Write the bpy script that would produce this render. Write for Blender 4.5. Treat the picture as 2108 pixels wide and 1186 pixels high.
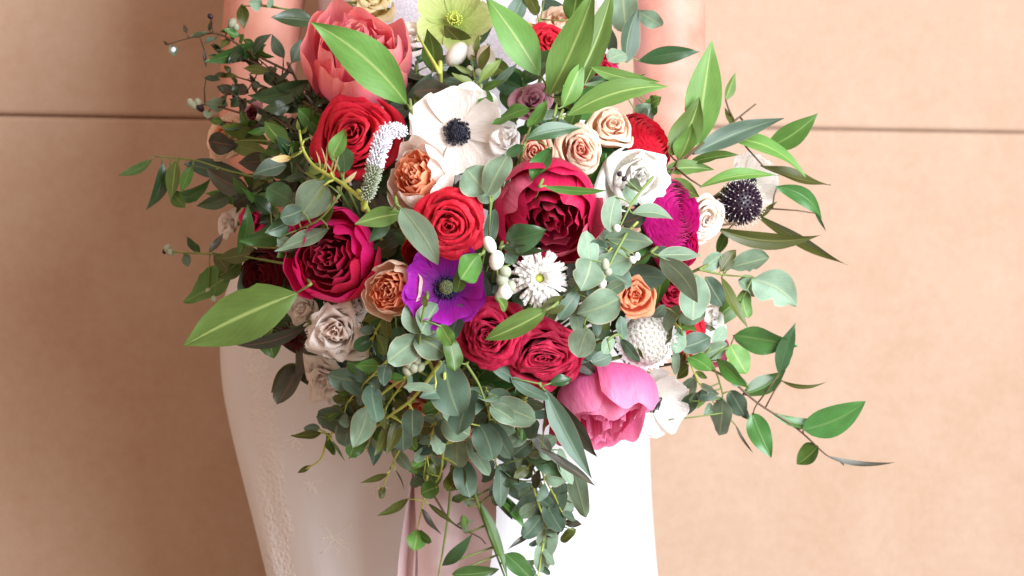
import bpy, bmesh, math, random
import numpy as np
from mathutils import Vector, Matrix

# ------------------------------------------------------------------ start
for o in list(bpy.data.objects):
    bpy.data.objects.remove(o, do_unlink=True)
scene = bpy.context.scene
COL = scene.collection
rng = random.Random(7)
nrg = np.random.RandomState(11)

# ------------------------------------------------------------------ camera
S = 0.00045          # metres per photograph pixel at the bouquet
D = 2.2              # camera distance to the bouquet plane (y = 0)
ZC = 0.95            # camera height
cam_d = bpy.data.cameras.new('camera')
cam = bpy.data.objects.new('camera', cam_d)
COL.objects.link(cam)
cam.location = (0, -D, ZC)
cam.rotation_euler = (math.radians(90), 0, 0)
cam_d.sensor_width = 36
cam_d.lens = 36 * D / (2108 * S)
cam_d.clip_end = 100
cam_d.dof.use_dof = True
cam_d.dof.focus_distance = D - 0.06
cam_d.dof.aperture_fstop = 7.0
scene.camera = cam

# ------------------------------------------------------------------ light
world = bpy.data.worlds.new('World')
scene.world = world
world.use_nodes = True
bg = world.node_tree.nodes['Background']
bg.inputs[0].default_value = (1.0, 0.70, 0.51, 1)     # warm light off the stone all round
bg.inputs[1].default_value = 0.68
# large soft area lamp added right of the camera as key light
key_d = bpy.data.lights.new('soft_key_light', 'AREA')
key_d.shape = 'RECTANGLE'; key_d.size = 1.15; key_d.size_y = 1.7
key_d.energy = 68
key_d.color = (0.87, 0.96, 1.0)
key = bpy.data.objects.new('soft_key_light', key_d)
COL.objects.link(key)
key.location = (1.12, -1.16, 1.36)
key.rotation_euler = (Vector(key.location) - Vector((-0.02, 0.12, 0.95))).to_track_quat('Z', 'Y').to_euler()
scene.view_settings.view_transform = 'Standard'
scene.view_settings.look = 'None'
scene.view_settings.exposure = 0.38
scene.view_settings.gamma = 1.0

# ------------------------------------------------------------------ helpers
def P(px, py, d=0.0):
    k = S * (D + d) / D
    return Vector(((px - 1054) * k, d, ZC - (py - 593) * k))

def dome(px, py):
    rr = ((px - 950) / 540) ** 2 + ((py - 520) / 480) ** 2
    return -0.10 + 0.15 * min(rr, 1.25)

def PD(px, py, off=0.0):
    return P(px, py, dome(px, py) + off)

def tag(o, label=None, cat=None, group=None, kind=None):
    if label: o['label'] = label
    if cat: o['category'] = cat
    if group: o['group'] = group
    if kind: o['kind'] = kind
    return o

def mesh_obj(name, v, f, mat, parent=None, uv=None, smooth=True):
    me = bpy.data.meshes.new(name)
    me.from_pydata([tuple(p) for p in v], [], f)
    if uv is not None:
        lay = me.uv_layers.new(name='UVMap')
        idx = np.empty(len(me.loops), dtype=np.int32)
        me.loops.foreach_get('vertex_index', idx)
        lay.data.foreach_set('uv', np.asarray(uv, dtype=np.float32)[idx].ravel())
    if smooth:
        me.polygons.foreach_set('use_smooth', [True] * len(me.polygons))
    me.materials.append(mat)
    o = bpy.data.objects.new(name, me)
    COL.objects.link(o)
    if parent is not None:
        o.parent = parent
    return o

def empty(name, mat4):
    o = bpy.data.objects.new(name, None)
    o.empty_display_size = 0.02
    COL.objects.link(o)
    o.matrix_world = mat4
    return o

def grid_faces(nu, nv):
    return [(j * nu + i, j * nu + i + 1, (j + 1) * nu + i + 1, (j + 1) * nu + i)
            for j in range(nv - 1) for i in range(nu - 1)]

class MB:
    """collects several grids into one mesh"""
    def __init__(self): self.v, self.f, self.uv = [], [], []
    def add(self, v, f, uv=None):
        n = len(self.v)
        self.v += [tuple(p) for p in v]
        self.f += [tuple(i + n for i in q) for q in f]
        self.uv += [tuple(t) for t in uv] if uv is not None else [(0.5, 0.5)] * len(v)
    def build(self, name, mat, parent=None, smooth=True):
        return mesh_obj(name, self.v, self.f, mat, parent, self.uv, smooth)

def smooth_path(pts, n=6):
    pts = [Vector(p) for p in pts]
    if len(pts) < 3:
        return [pts[0].lerp(pts[-1], i / n) for i in range(n + 1)]
    out = []
    q = [pts[0] * 2 - pts[1]] + pts + [pts[-1] * 2 - pts[-2]]
    for i in range(1, len(q) - 2):
        a, b, c, d = q[i - 1], q[i], q[i + 1], q[i + 2]
        for k in range(n):
            t = k / n
            out.append(0.5 * ((2 * b) + (c - a) * t + (2 * a - 5 * b + 4 * c - d) * t * t + (3 * b - a - 3 * c + d) * t ** 3))
    out.append(pts[-1])
    return out

def tube(pts, r0, r1, sides=6):
    pts = [Vector(p) for p in pts]
    n = len(pts)
    v, uv = [], []
    ref = Vector((0.31, 0.2, 0.93))
    for i, p in enumerate(pts):
        t = (pts[min(i + 1, n - 1)] - pts[max(i - 1, 0)]).normalized()
        a = t.cross(ref)
        if a.length < 1e-4: a = t.cross(Vector((1, 0, 0)))
        a.normalize(); b = t.cross(a)
        r = r0 + (r1 - r0) * i / (n - 1)
        for k in range(sides):
            an = 2 * math.pi * k / sides
            v.append(p + a * (r * math.cos(an)) + b * (r * math.sin(an)))
            uv.append((k / sides, i / (n - 1)))
    f = []
    for i in range(n - 1):
        for k in range(sides):
            k2 = (k + 1) % sides
            f.append((i * sides + k, i * sides + k2, (i + 1) * sides + k2, (i + 1) * sides + k))
    f.append(tuple(range(sides))[::-1]); f.append(tuple((n - 1) * sides + k for k in range(sides)))
    return v, f, uv

def ball(c, rx, ry=None, rz=None, nu=10, nv=7, M=None):
    ry = ry or rx; rz = rz or rx
    v = [(0, 0, -rz)]
    for j in range(1, nv):
        th = math.pi * j / nv
        for i in range(nu):
            ph = 2 * math.pi * i / nu
            v.append((rx * math.sin(th) * math.cos(ph), ry * math.sin(th) * math.sin(ph), -rz * math.cos(th)))
    v.append((0, 0, rz))
    f = []
    for i in range(nu):
        f.append((0, 1 + (i + 1) % nu, 1 + i))
    for j in range(nv - 2):
        for i in range(nu):
            a = 1 + j * nu
            f.append((a + i, a + (i + 1) % nu, a + nu + (i + 1) % nu, a + nu + i))
    t = len(v) - 1; a = 1 + (nv - 2) * nu
    for i in range(nu):
        f.append((a + i, a + (i + 1) % nu, t))
    c = Vector(c)
    v = [(M @ Vector(p) if M else Vector(p)) + c for p in v]
    return v, f

# ------------------------------------------------------------------ materials
def new_mat(name):
    m = bpy.data.materials.new(name)
    m.use_nodes = True
    nt = m.node_tree
    for n in list(nt.nodes): nt.nodes.remove(n)
    return m, nt, nt.nodes, nt.links

def petal_mat(name, base, mid, tip, rough=0.5, trans=0.38, vein=0.14, spot=0.0):
    m, nt, N, L = new_mat(name)
    out = N.new('ShaderNodeOutputMaterial')
    pr = N.new('ShaderNodeBsdfPrincipled')
    tr = N.new('ShaderNodeBsdfTranslucent')
    mx = N.new('ShaderNodeMixShader'); mx.inputs[0].default_value = trans
    uv = N.new('ShaderNodeTexCoord')
    sep = N.new('ShaderNodeSeparateXYZ'); L.new(uv.outputs['UV'], sep.inputs[0])
    rp = N.new('ShaderNodeValToRGB')
    e = rp.color_ramp.elements
    e[0].position = 0.12; e[0].color = (*base, 1)
    e[1].position = 0.98; e[1].color = (*tip, 1)
    k = rp.color_ramp.elements.new(0.55); k.color = (*mid, 1)
    nz0 = N.new('ShaderNodeTexNoise'); nz0.inputs['Scale'].default_value = 3.5; nz0.inputs['Detail'].default_value = 3
    L.new(uv.outputs['UV'], nz0.inputs['Vector'])
    ad = N.new('ShaderNodeMath'); ad.operation = 'MULTIPLY_ADD'; ad.inputs[1].default_value = 0.35
    L.new(nz0.outputs['Fac'], ad.inputs[0])
    sb = N.new('ShaderNodeMath'); sb.operation = 'SUBTRACT'; sb.inputs[1].default_value = 0.17
    L.new(sep.outputs['Y'], sb.inputs[0]); L.new(sb.outputs[0], ad.inputs[2])
    L.new(ad.outputs[0], rp.inputs[0])
    # veins: noise stretched along the petal
    mp = N.new('ShaderNodeMapping'); mp.inputs['Scale'].default_value = (22, 1.4, 1)
    L.new(uv.outputs['UV'], mp.inputs[0])
    nz = N.new('ShaderNodeTexNoise'); nz.inputs['Scale'].default_value = 1.6; nz.inputs['Detail'].default_value = 4
    L.new(mp.outputs[0], nz.inputs['Vector'])
    oi = N.new('ShaderNodeObjectInfo')
    vv = N.new('ShaderNodeMath'); vv.operation = 'MULTIPLY_ADD'; vv.inputs[1].default_value = vein * 2.4; vv.inputs[2].default_value = 1 - vein * 1.3
    L.new(nz.outputs['Fac'], vv.inputs[0])
    rv = N.new('ShaderNodeMath'); rv.operation = 'MULTIPLY_ADD'; rv.inputs[1].default_value = 0.20; rv.inputs[2].default_value = 0.88
    L.new(oi.outputs['Random'], rv.inputs[0])
    mu = N.new('ShaderNodeMath'); mu.operation = 'MULTIPLY'
    L.new(vv.outputs[0], mu.inputs[0]); L.new(rv.outputs[0], mu.inputs[1])
    hs = N.new('ShaderNodeHueSaturation')
    L.new(mu.outputs[0], hs.inputs['Value']); L.new(rp.outputs[0], hs.inputs['Color'])
    L.new(hs.outputs[0], pr.inputs['Base Color']); L.new(hs.outputs[0], tr.inputs['Color'])
    pr.inputs['Roughness'].default_value = rough
    pr.inputs['Specular IOR Level'].default_value = 0.35
    pr.inputs['Sheen Weight'].default_value = 0.08
    bp0 = N.new('ShaderNodeBump'); bp0.inputs['Strength'].default_value = 0.55; bp0.inputs['Distance'].default_value = 0.0030
    nc = N.new('ShaderNodeTexNoise'); nc.noise_dimensions = '4D'; nc.inputs['Scale'].default_value = 4.5; nc.inputs['Detail'].default_value = 4
    mp2 = N.new('ShaderNodeMapping'); mp2.inputs['Scale'].default_value = (2.2, 1, 1); L.new(uv.outputs['UV'], mp2.inputs[0])
    w2 = N.new('ShaderNodeMath'); w2.operation = 'MULTIPLY'; w2.inputs[1].default_value = 30; L.new(oi.outputs['Random'], w2.inputs[0])
    L.new(w2.outputs[0], nc.inputs['W']); L.new(mp2.outputs[0], nc.inputs['Vector']); L.new(nc.outputs['Fac'], bp0.inputs['Height'])
    bp = N.new('ShaderNodeBump'); bp.inputs['Strength'].default_value = 0.4; bp.inputs['Distance'].default_value = 0.0008
    L.new(nz.outputs['Fac'], bp.inputs['Height']); L.new(bp0.outputs[0], bp.inputs['Normal'])
    L.new(bp.outputs[0], pr.inputs['Normal']); L.new(bp0.outputs[0], tr.inputs['Normal'])
    L.new(pr.outputs[0], mx.inputs[1]); L.new(tr.outputs[0], mx.inputs[2]); L.new(mx.outputs[0], out.inputs[0])
    return m

def leaf_mat(name, col, rib, rough=0.42, trans=0.22, spec=0.45, mottle=0.34, edge=None):
    m, nt, N, L = new_mat(name)
    out = N.new('ShaderNodeOutputMaterial')
    pr = N.new('ShaderNodeBsdfPrincipled'); tr = N.new('ShaderNodeBsdfTranslucent')
    mx = N.new('ShaderNodeMixShader'); mx.inputs[0].default_value = trans
    uv = N.new('ShaderNodeTexCoord'); sep = N.new('ShaderNodeSeparateXYZ'); L.new(uv.outputs['UV'], sep.inputs[0])
    # distance from the midrib
    a = N.new('ShaderNodeMath'); a.operation = 'SUBTRACT'; a.inputs[1].default_value = 0.5; L.new(sep.outputs['X'], a.inputs[0])
    b = N.new('ShaderNodeMath'); b.operation = 'ABSOLUTE'; L.new(a.outputs[0], b.inputs[0])
    rr = N.new('ShaderNodeMapRange'); rr.inputs['From Min'].default_value = 0.012; rr.inputs['From Max'].default_value = 0.05
    rr.inputs['To Min'].default_value = 1; rr.inputs['To Max'].default_value = 0
    L.new(b.outputs[0], rr.inputs['Value'])
    # side veins
    vx = N.new('ShaderNodeMath'); vx.operation = 'MULTIPLY_ADD'; vx.inputs[1].default_value = -0.9
    L.new(b.outputs[0], vx.inputs[0]); L.new(sep.outputs['Y'], vx.inputs[2])
    wv = N.new('ShaderNodeMath'); wv.operation = 'MULTIPLY'; wv.inputs[1].default_value = 62
    L.new(vx.outputs[0], wv.inputs[0])
    sn = N.new('ShaderNodeMath'); sn.operation = 'SINE'; L.new(wv.outputs[0], sn.inputs[0])
    oi = N.new('ShaderNodeObjectInfo')
    nz = N.new('ShaderNodeTexNoise'); nz.inputs['Scale'].default_value = 5; nz.inputs['Detail'].default_value = 5
    nz.noise_dimensions = '4D'
    wm = N.new('ShaderNodeMath'); wm.operation = 'MULTIPLY'; wm.inputs[1].default_value = 40
    L.new(oi.outputs['Random'], wm.inputs[0]); L.new(wm.outputs[0], nz.inputs['W'])
    L.new(uv.outputs['UV'], nz.inputs['Vector'])
    val = N.new('ShaderNodeMath'); val.operation = 'MULTIPLY_ADD'; val.inputs[1].default_value = mottle * 2; val.inputs[2].default_value = 1 - mottle
    L.new(nz.outputs['Fac'], val.inputs[0])
    v2 = N.new('ShaderNodeMath'); v2.operation = 'MULTIPLY_ADD'; v2.inputs[1].default_value = 0.03
    L.new(sn.outputs[0], v2.inputs[0]); L.new(val.outputs[0], v2.inputs[2])
    rv = N.new('ShaderNodeMath'); rv.operation = 'MULTIPLY_ADD'; rv.inputs[1].default_value = 0.60; rv.inputs[2].default_value = 0.68
    L.new(oi.outputs['Random'], rv.inputs[0])
    mu = N.new('ShaderNodeMath'); mu.operation = 'MULTIPLY'; L.new(v2.outputs[0], mu.inputs[0]); L.new(rv.outputs[0], mu.inputs[1])
    rh = N.new('ShaderNodeMath'); rh.operation = 'MULTIPLY_ADD'; rh.inputs[1].default_value = 0.035; rh.inputs[2].default_value = 0.4825
    L.new(oi.outputs['Random'], rh.inputs[0])
    hs = N.new('ShaderNodeHueSaturation'); hs.inputs['Color'].default_value = (*col, 1)
    L.new(mu.outputs[0], hs.inputs['Value']); L.new(rh.outputs[0], hs.inputs['Hue'])
    cm = N.new('ShaderNodeMixRGB'); cm.inputs[2].default_value = (*rib, 1)
    rf = N.new('ShaderNodeMath'); rf.operation = 'MULTIPLY'; rf.inputs[1].default_value = 0.75
    L.new(rr.outputs[0], rf.inputs[0]); L.new(rf.outputs[0], cm.inputs[0]); L.new(hs.outputs[0], cm.inputs[1])
    cur = cm
    if edge:
        er = N.new('ShaderNodeMapRange'); er.inputs['From Min'].default_value = 0.455; er.inputs['From Max'].default_value = 0.5
        L.new(b.outputs[0], er.inputs['Value'])
        em = N.new('ShaderNodeMixRGB'); em.inputs[2].default_value = (*edge, 1)
        L.new(er.outputs[0], em.inputs[0]); L.new(cm.outputs[0], em.inputs[1]); cur = em
    ns = N.new('ShaderNodeTexNoise'); ns.noise_dimensions = '4D'; ns.inputs['Scale'].default_value = 13; ns.inputs['Detail'].default_value = 3
    L.new(wm.outputs[0], ns.inputs['W']); L.new(uv.outputs['UV'], ns.inputs['Vector'])
    sr = N.new('ShaderNodeMapRange'); sr.inputs['From Min'].default_value = .67; sr.inputs['From Max'].default_value = .74; sr.inputs['To Max'].default_value = .65
    L.new(ns.outputs['Fac'], sr.inputs['Value'])
    sp_ = N.new('ShaderNodeMixRGB'); sp_.inputs[2].default_value = (0.20, 0.14, 0.06, 1)
    L.new(sr.outputs[0], sp_.inputs[0]); L.new(cur.outputs[0], sp_.inputs[1]); cur = sp_
    L.new(cur.outputs[0], pr.inputs['Base Color']); L.new(cur.outputs[0], tr.inputs['Color'])
    pr.inputs['Roughness'].default_value = rough
    pr.inputs['Specular IOR Level'].default_value = spec
    bp = N.new('ShaderNodeBump'); bp.inputs['Strength'].default_value = 0.2; bp.inputs['Distance'].default_value = 0.001
    hh = N.new('ShaderNodeMath'); hh.operation = 'ADD'; L.new(v2.outputs[0], hh.inputs[0]); L.new(rr.outputs[0], hh.inputs[1])
    L.new(hh.outputs[0], bp.inputs['Height']); L.new(bp.outputs[0], pr.inputs['Normal'])
    L.new(pr.outputs[0], mx.inputs[1]); L.new(tr.outputs[0], mx.inputs[2]); L.new(mx.outputs[0], out.inputs[0])
    return m

def plain_mat(name, col, rough=0.5, noise=0.12, scale=120, spec=0.4, sss=0.0, bump=0.0, col2=None, sheen=0.0):
    m, nt, N, L = new_mat(name)
    out = N.new('ShaderNodeOutputMaterial'); pr = N.new('ShaderNodeBsdfPrincipled')
    tc = N.new('ShaderNodeTexCoord')
    nz = N.new('ShaderNodeTexNoise'); nz.inputs['Scale'].default_value = scale; nz.inputs['Detail'].default_value = 5
    L.new(tc.outputs['Object'], nz.inputs['Vector'])
    rp = N.new('ShaderNodeValToRGB')
    c2 = col2 or tuple(min(1, c * (1 + noise)) for c in col)
    c1 = col if col2 else tuple(c * (1 - noise) for c in col)
    rp.color_ramp.elements[0].position = 0.3; rp.color_ramp.elements[0].color = (*c1, 1)
    rp.color_ramp.elements[1].position = 0.7; rp.color_ramp.elements[1].color = (*c2, 1)
    L.new(nz.outputs['Fac'], rp.inputs[0]); L.new(rp.outputs[0], pr.inputs['Base Color'])
    pr.inputs['Roughness'].default_value = rough; pr.inputs['Specular IOR Level'].default_value = spec
    pr.inputs['Sheen Weight'].default_value = sheen
    if sss:
        pr.inputs['Subsurface Weight'].default_value = sss
        pr.inputs['Subsurface Radius'].default_value = (0.012, 0.004, 0.002)
        pr.inputs['Subsurface Scale'].default_value = 1.0
    if bump:
        bp = N.new('ShaderNodeBump'); bp.inputs['Strength'].default_value = 0.6; bp.inputs['Distance'].default_value = bump
        L.new(nz.outputs['Fac'], bp.inputs['Height']); L.new(bp.outputs[0], pr.inputs['Normal'])
    L.new(pr.outputs[0], out.inputs[0])
    return m

M = {}
# petals: base, middle, tip
M['red']     = petal_mat('red_petal', (0.46, 0.003, 0.018), (0.66, 0.006, 0.032), (0.76, 0.014, 0.048))
M['deepred'] = petal_mat('deep_red_petal', (0.32, 0.003, 0.03), (0.54, 0.006, 0.055), (0.7, 0.018, 0.095), vein=.16)
M['crimson'] = petal_mat('crimson_petal', (0.34, 0.003, 0.04), (0.5, 0.006, 0.06), (0.62, 0.014, 0.095), rough=.30)
M['hotpink'] = petal_mat('hot_pink_petal', (0.46, 0.004, 0.07), (0.72, 0.008, 0.15), (0.82, 0.015, 0.22), rough=.42)
M['rosepink']= petal_mat('rose_pink_petal', (0.55, 0.03, 0.10), (0.74, 0.09, 0.20), (0.80, 0.16, 0.27), rough=.45)
M['magenta'] = petal_mat('magenta_petal', (0.45, 0.004, 0.14), (0.70, 0.008, 0.28), (0.78, 0.02, 0.40), vein=.2)
M['purple']  = petal_mat('purple_petal', (0.14, 0.01, 0.26), (0.46, 0.008, 0.46), (0.42, 0.02, 0.52))
M['coral']   = petal_mat('coral_petal', (0.82, 0.22, 0.42), (0.84, 0.17, 0.3), (0.9, 0.32, 0.31), rough=.4)
M['pink']    = petal_mat('pink_petal', (0.86, 0.1, 0.36), (0.88, 0.16, 0.4), (0.91, 0.28, 0.48), rough=.4)
M['white']   = petal_mat('white_petal', (0.9, 0.88, 0.8), (0.93, 0.92, 0.9), (0.94, 0.93, 0.92), vein=.05)
M['blush']   = petal_mat('blush_petal', (0.9, 0.8, 0.74), (0.93, 0.88, 0.86), (0.94, 0.91, 0.9), vein=.05)
M['ivory']   = petal_mat('ivory_petal', (0.9, 0.72, 0.56), (0.92, 0.84, 0.74), (0.93, 0.9, 0.84), vein=.06)
M['peach']   = petal_mat('peach_petal', (0.88, 0.46, 0.26), (0.91, 0.64, 0.47), (0.93, 0.77, 0.64), vein=.08)
M['blushpeach'] = petal_mat('blush_peach_petal', (0.9, 0.64, 0.52), (0.92, 0.76, 0.69), (0.93, 0.86, 0.82), vein=.06)
M['orange']  = petal_mat('orange_petal', (0.88, 0.16, 0.06), (0.92, 0.3, 0.13), (0.94, 0.46, 0.28), vein=.15)
M['salmon']  = petal_mat('salmon_petal', (0.88, 0.28, 0.18), (0.91, 0.42, 0.31), (0.93, 0.6, 0.48), vein=.1)
M['mauve']   = petal_mat('mauve_petal', (0.45, 0.14, 0.28), (0.58, 0.25, 0.38), (0.66, 0.36, 0.46))
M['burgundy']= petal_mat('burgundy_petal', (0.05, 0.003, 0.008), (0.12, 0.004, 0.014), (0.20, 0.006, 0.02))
M['cream']   = petal_mat('cream_petal', (0.72, 0.55, 0.20), (0.80, 0.66, 0.34), (0.84, 0.74, 0.50), vein=.08)
M['lime']    = petal_mat('lime_petal', (0.36, 0.48, 0.10), (0.50, 0.60, 0.20), (0.58, 0.66, 0.30), vein=.14)
# leaves
M['bay']   = leaf_mat('light_green_leaf', (0.118, 0.235, 0.048), (0.34, 0.45, 0.15), rough=.5)
M['mid']   = leaf_mat('mid_green_leaf', (0.070, 0.170, 0.030), (0.20, 0.32, 0.09), rough=.38)
M['rus']   = leaf_mat('glossy_green_leaf', (0.055, 0.150, 0.035), (0.13, 0.24, 0.07), rough=.3, spec=.6)
M['dark']  = leaf_mat('dark_green_leaf', (0.030, 0.072, 0.026), (0.06, 0.11, 0.04), rough=.3, spec=.6, trans=.12)
M['olive'] = leaf_mat('olive_leaf', (0.085, 0.105, 0.022), (0.18, 0.19, 0.06), rough=.4)
M['euc']   = leaf_mat('sage_eucalyptus_leaf', (0.205, 0.310, 0.215), (0.33, 0.41, 0.24), rough=.48, spec=.4, edge=(0.44, 0.38, 0.28))
M['eucd']  = leaf_mat('slate_eucalyptus_leaf', (0.090, 0.155, 0.110), (0.19, 0.25, 0.15), rough=.45, spec=.45, edge=(0.22, 0.17, 0.12))
M['bronze']= leaf_mat('bronze_leaf', (0.050, 0.052, 0.036), (0.16, 0.07, 0.05), rough=.35, spec=.5, trans=.12)
M['moss']  = leaf_mat('moss_leaf', (0.15, 0.20, 0.045), (0.25, 0.30, 0.10), rough=.5)
# stems and small parts
M['stem']   = plain_mat('green_stem', (0.16, 0.22, 0.06))
M['ystem']  = plain_mat('yellow_green_stem', (0.42, 0.48, 0.10))
M['twig']   = plain_mat('brown_twig', (0.10, 0.06, 0.035))
M['black']  = plain_mat('black_anemone_eye', (0.008, 0.008, 0.022), rough=.4, scale=900, bump=.0006)
M['navy']   = plain_mat('navy_stamen', (0.02, 0.015, 0.07), rough=.5)
M['eyegreen'] = plain_mat('grey_green_eye', (0.16, 0.20, 0.09), scale=900, bump=.0005)
M['yellowc'] = plain_mat('yellow_green_centre', (0.52, 0.58, 0.10), scale=900, bump=.0006)
M['pollen'] = plain_mat('pale_pollen', (0.70, 0.66, 0.60))
M['plum']   = plain_mat('plum_floret', (0.020, 0.006, 0.020), rough=.45, scale=700)
M['bud']    = plain_mat('white_bud', (0.72, 0.70, 0.66), rough=.55)
M['greybud'] = plain_mat('grey_green_bud', (0.34, 0.38, 0.28), rough=.6, scale=400)
M['silver'] = plain_mat('lilac_floret', (0.70, 0.68, 0.76), rough=.6)

# ------------------------------------------------------------------ the setting
def stone_mat():
    m, nt, N, L = new_mat('warm_plaster_stone')
    out = N.new('ShaderNodeOutputMaterial'); pr = N.new('ShaderNodeBsdfPrincipled')
    tc = N.new('ShaderNodeTexCoord')
    n1 = N.new('ShaderNodeTexNoise'); n1.inputs['Scale'].default_value = 9; n1.inputs['Detail'].default_value = 6; n1.inputs['Roughness'].default_value = .65
    n2 = N.new('ShaderNodeTexNoise'); n2.inputs['Scale'].default_value = 70; n2.inputs['Detail'].default_value = 8; n2.inputs['Roughness'].default_value = .7
    L.new(tc.outputs['Object'], n1.inputs['Vector']); L.new(tc.outputs['Object'], n2.inputs['Vector'])
    mix = N.new('ShaderNodeMath'); mix.operation = 'MULTIPLY_ADD'; mix.inputs[1].default_value = .55
    h = N.new('ShaderNodeMath'); h.operation = 'MULTIPLY'; h.inputs[1].default_value = .45
    L.new(n2.outputs['Fac'], h.inputs[0]); L.new(n1.outputs['Fac'], mix.inputs[0]); L.new(h.outputs[0], mix.inputs[2])
    rp = N.new('ShaderNodeValToRGB')
    e = rp.color_ramp.elements
    e[0].position = .34; e[0].color = (0.440, 0.300, 0.215, 1)
    e[1].position = .64; e[1].color = (0.502, 0.366, 0.292, 1)
    L.new(mix.outputs[0], rp.inputs[0]); L.new(rp.outputs[0], pr.inputs['Base Color'])
    pr.inputs['Roughness'].default_value = .85; pr.inputs['Specular IOR Level'].default_value = .2
    bp = N.new('ShaderNodeBump'); bp.inputs['Strength'].default_value = .35; bp.inputs['Distance'].default_value = .0015
    L.new(n2.outputs['Fac'], bp.inputs['Height']); L.new(bp.outputs[0], pr.inputs['Normal'])
    L.new(pr.outputs[0], out.inputs[0])
    return m
M['stone'] = stone_mat()
M['mortar'] = plain_mat('wall_joint', (0.40, 0.27, 0.20), rough=.9, scale=60)
M['paving'] = plain_mat('paving', (0.34, 0.24, 0.18), rough=.85, scale=14, noise=.2, bump=.002)

g = mesh_obj('ground', [(-8, -8, 0), (8, -8, 0), (8, 8, 0), (-8, 8, 0)], [(0, 1, 2, 3)], M['paving'], smooth=False)
tag(g, kind='structure')

YAW = math.radians(14)
wallm = Matrix.Translation((0, 0.66, 0)) @ Matrix.Rotation(YAW, 4, 'Z')
wall = empty('stone_wall', wallm)
tag(wall, 'pale terracotta stone wall of large flat panels behind the bride', 'wall')
def box(x0, x1, y0, y1, z0, z1, bev=0.0):
    bm = bmesh.new()
    bmesh.ops.create_cube(bm, size=1)
    for v in bm.verts:
        v.co = Vector(((x0 + x1) / 2 + v.co.x * (x1 - x0), (y0 + y1) / 2 + v.co.y * (y1 - y0), (z0 + z1) / 2 + v.co.z * (z1 - z0)))
    if bev:
        bmesh.ops.bevel(bm, geom=list(bm.edges), offset=bev, segments=3, profile=.5, affect='EDGES')
    v = [tuple(q.co) for q in bm.verts]; bm.verts.index_update()
    f = [tuple(q.index for q in p.verts) for p in bm.faces]
    bm.free(); return v, f
v, f = box(-3.6, 3.6, 0.0085, 0.14, 0.0, 3.12)
mesh_obj('backing', v, f, M['mortar'], wall, smooth=False)
JZ = [0.012, 0.508, 1.148, 1.788, 2.428, 3.06]
for r in range(5):
    xs = [-3.6, -1.2, 1.2, 3.6] if r % 2 == 0 else [-3.6, -2.4, -1.25, 1.3, 3.6]
    for a, b in zip(xs[:-1], xs[1:]):
        v, f = box(a + .004, b - .004, 0.0 + rng.uniform(0, .0015), .06, JZ[r] + .0011, JZ[r + 1] - .0011, .0055)
        mesh_obj('panel', v, f, M['stone'], wall, smooth=False)

# ------------------------------------------------------------------ the bride
M['skin'] = plain_mat('skin', (0.52, 0.215, 0.165), rough=.5, scale=26, sss=.2, spec=.3, bump=.0012, col2=(0.66, 0.33, 0.27))
M['hair'] = plain_mat('brown_hair', (0.06, 0.03, 0.018), rough=.5, scale=200, bump=.002)

def satin_mat():
    m, nt, N, L = new_mat('white_satin')
    out = N.new('ShaderNodeOutputMaterial'); pr = N.new('ShaderNodeBsdfPrincipled')
    tc = N.new('ShaderNodeTexCoord')
    n1 = N.new('ShaderNodeTexNoise'); n1.inputs['Scale'].default_value = 14; n1.inputs['Detail'].default_value = 4
    mp = N.new('ShaderNodeMapping'); mp.inputs['Scale'].default_value = (1, 1, .35)
    L.new(tc.outputs['Object'], mp.inputs[0]); L.new(mp.outputs[0], n1.inputs['Vector'])
    n2 = N.new('ShaderNodeTexNoise'); n2.inputs['Scale'].default_value = 900
    L.new(tc.outputs['Object'], n2.inputs['Vector'])
    pr.inputs['Base Color'].default_value = (0.68, 0.695, 0.76, 1)
    pr.inputs['Roughness'].default_value = .42; pr.inputs['Sheen Weight'].default_value = .25
    pr.inputs['Specular IOR Level'].default_value = .35
    b1 = N.new('ShaderNodeBump'); b1.inputs['Strength'].default_value = .45; b1.inputs['Distance'].default_value = .006
    L.new(n1.outputs['Fac'], b1.inputs['Height'])
    b2 = N.new('ShaderNodeBump'); b2.inputs['Strength'].default_value = .15; b2.inputs['Distance'].default_value = .0004
    L.new(n2.outputs['Fac'], b2.inputs['Height']); L.new(b1.outputs[0], b2.inputs['Normal'])
    L.new(b2.outputs[0], pr.inputs['Normal']); L.new(pr.outputs[0], out.inputs[0])
    return m
M['satin'] = satin_mat()
M['thread'] = plain_mat('embroidery_thread', (0.82, 0.82, 0.85), rough=.6, scale=600)
M['beads'] = plain_mat('lilac_beads', (0.55, 0.50, 0.62), rough=.25, scale=500, col2=(0.78, 0.74, 0.82), bump=.0012)

def skinned(name, verts, edges, radii, root, mat, parent):
    me = bpy.data.meshes.new(name + '_cage')
    me.from_pydata([tuple(v) for v in verts], edges, [])
    o = bpy.data.objects.new(name + '_cage', me)
    COL.objects.link(o)
    md = o.modifiers.new('skin', 'SKIN'); md.use_smooth_shade = True
    for i, r in enumerate(radii):
        sv = me.skin_vertices[0].data[i]
        sv.radius = r if isinstance(r, tuple) else (r, r)
        sv.use_root = (i == root)
    o.modifiers.new('sub', 'SUBSURF').levels = 2
    bpy.context.view_layer.update()
    dg = bpy.context.evaluated_depsgraph_get()
    me2 = bpy.data.meshes.new_from_object(o.evaluated_get(dg))
    bpy.data.objects.remove(o, do_unlink=True)
    me2.materials.clear(); me2.materials.append(mat)
    me2.polygons.foreach_set('use_smooth', [True] * len(me2.polygons))
    q = bpy.data.objects.new(name, me2); COL.objects.link(q)
    if parent is not None:
        q.parent = parent
    return q

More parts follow.
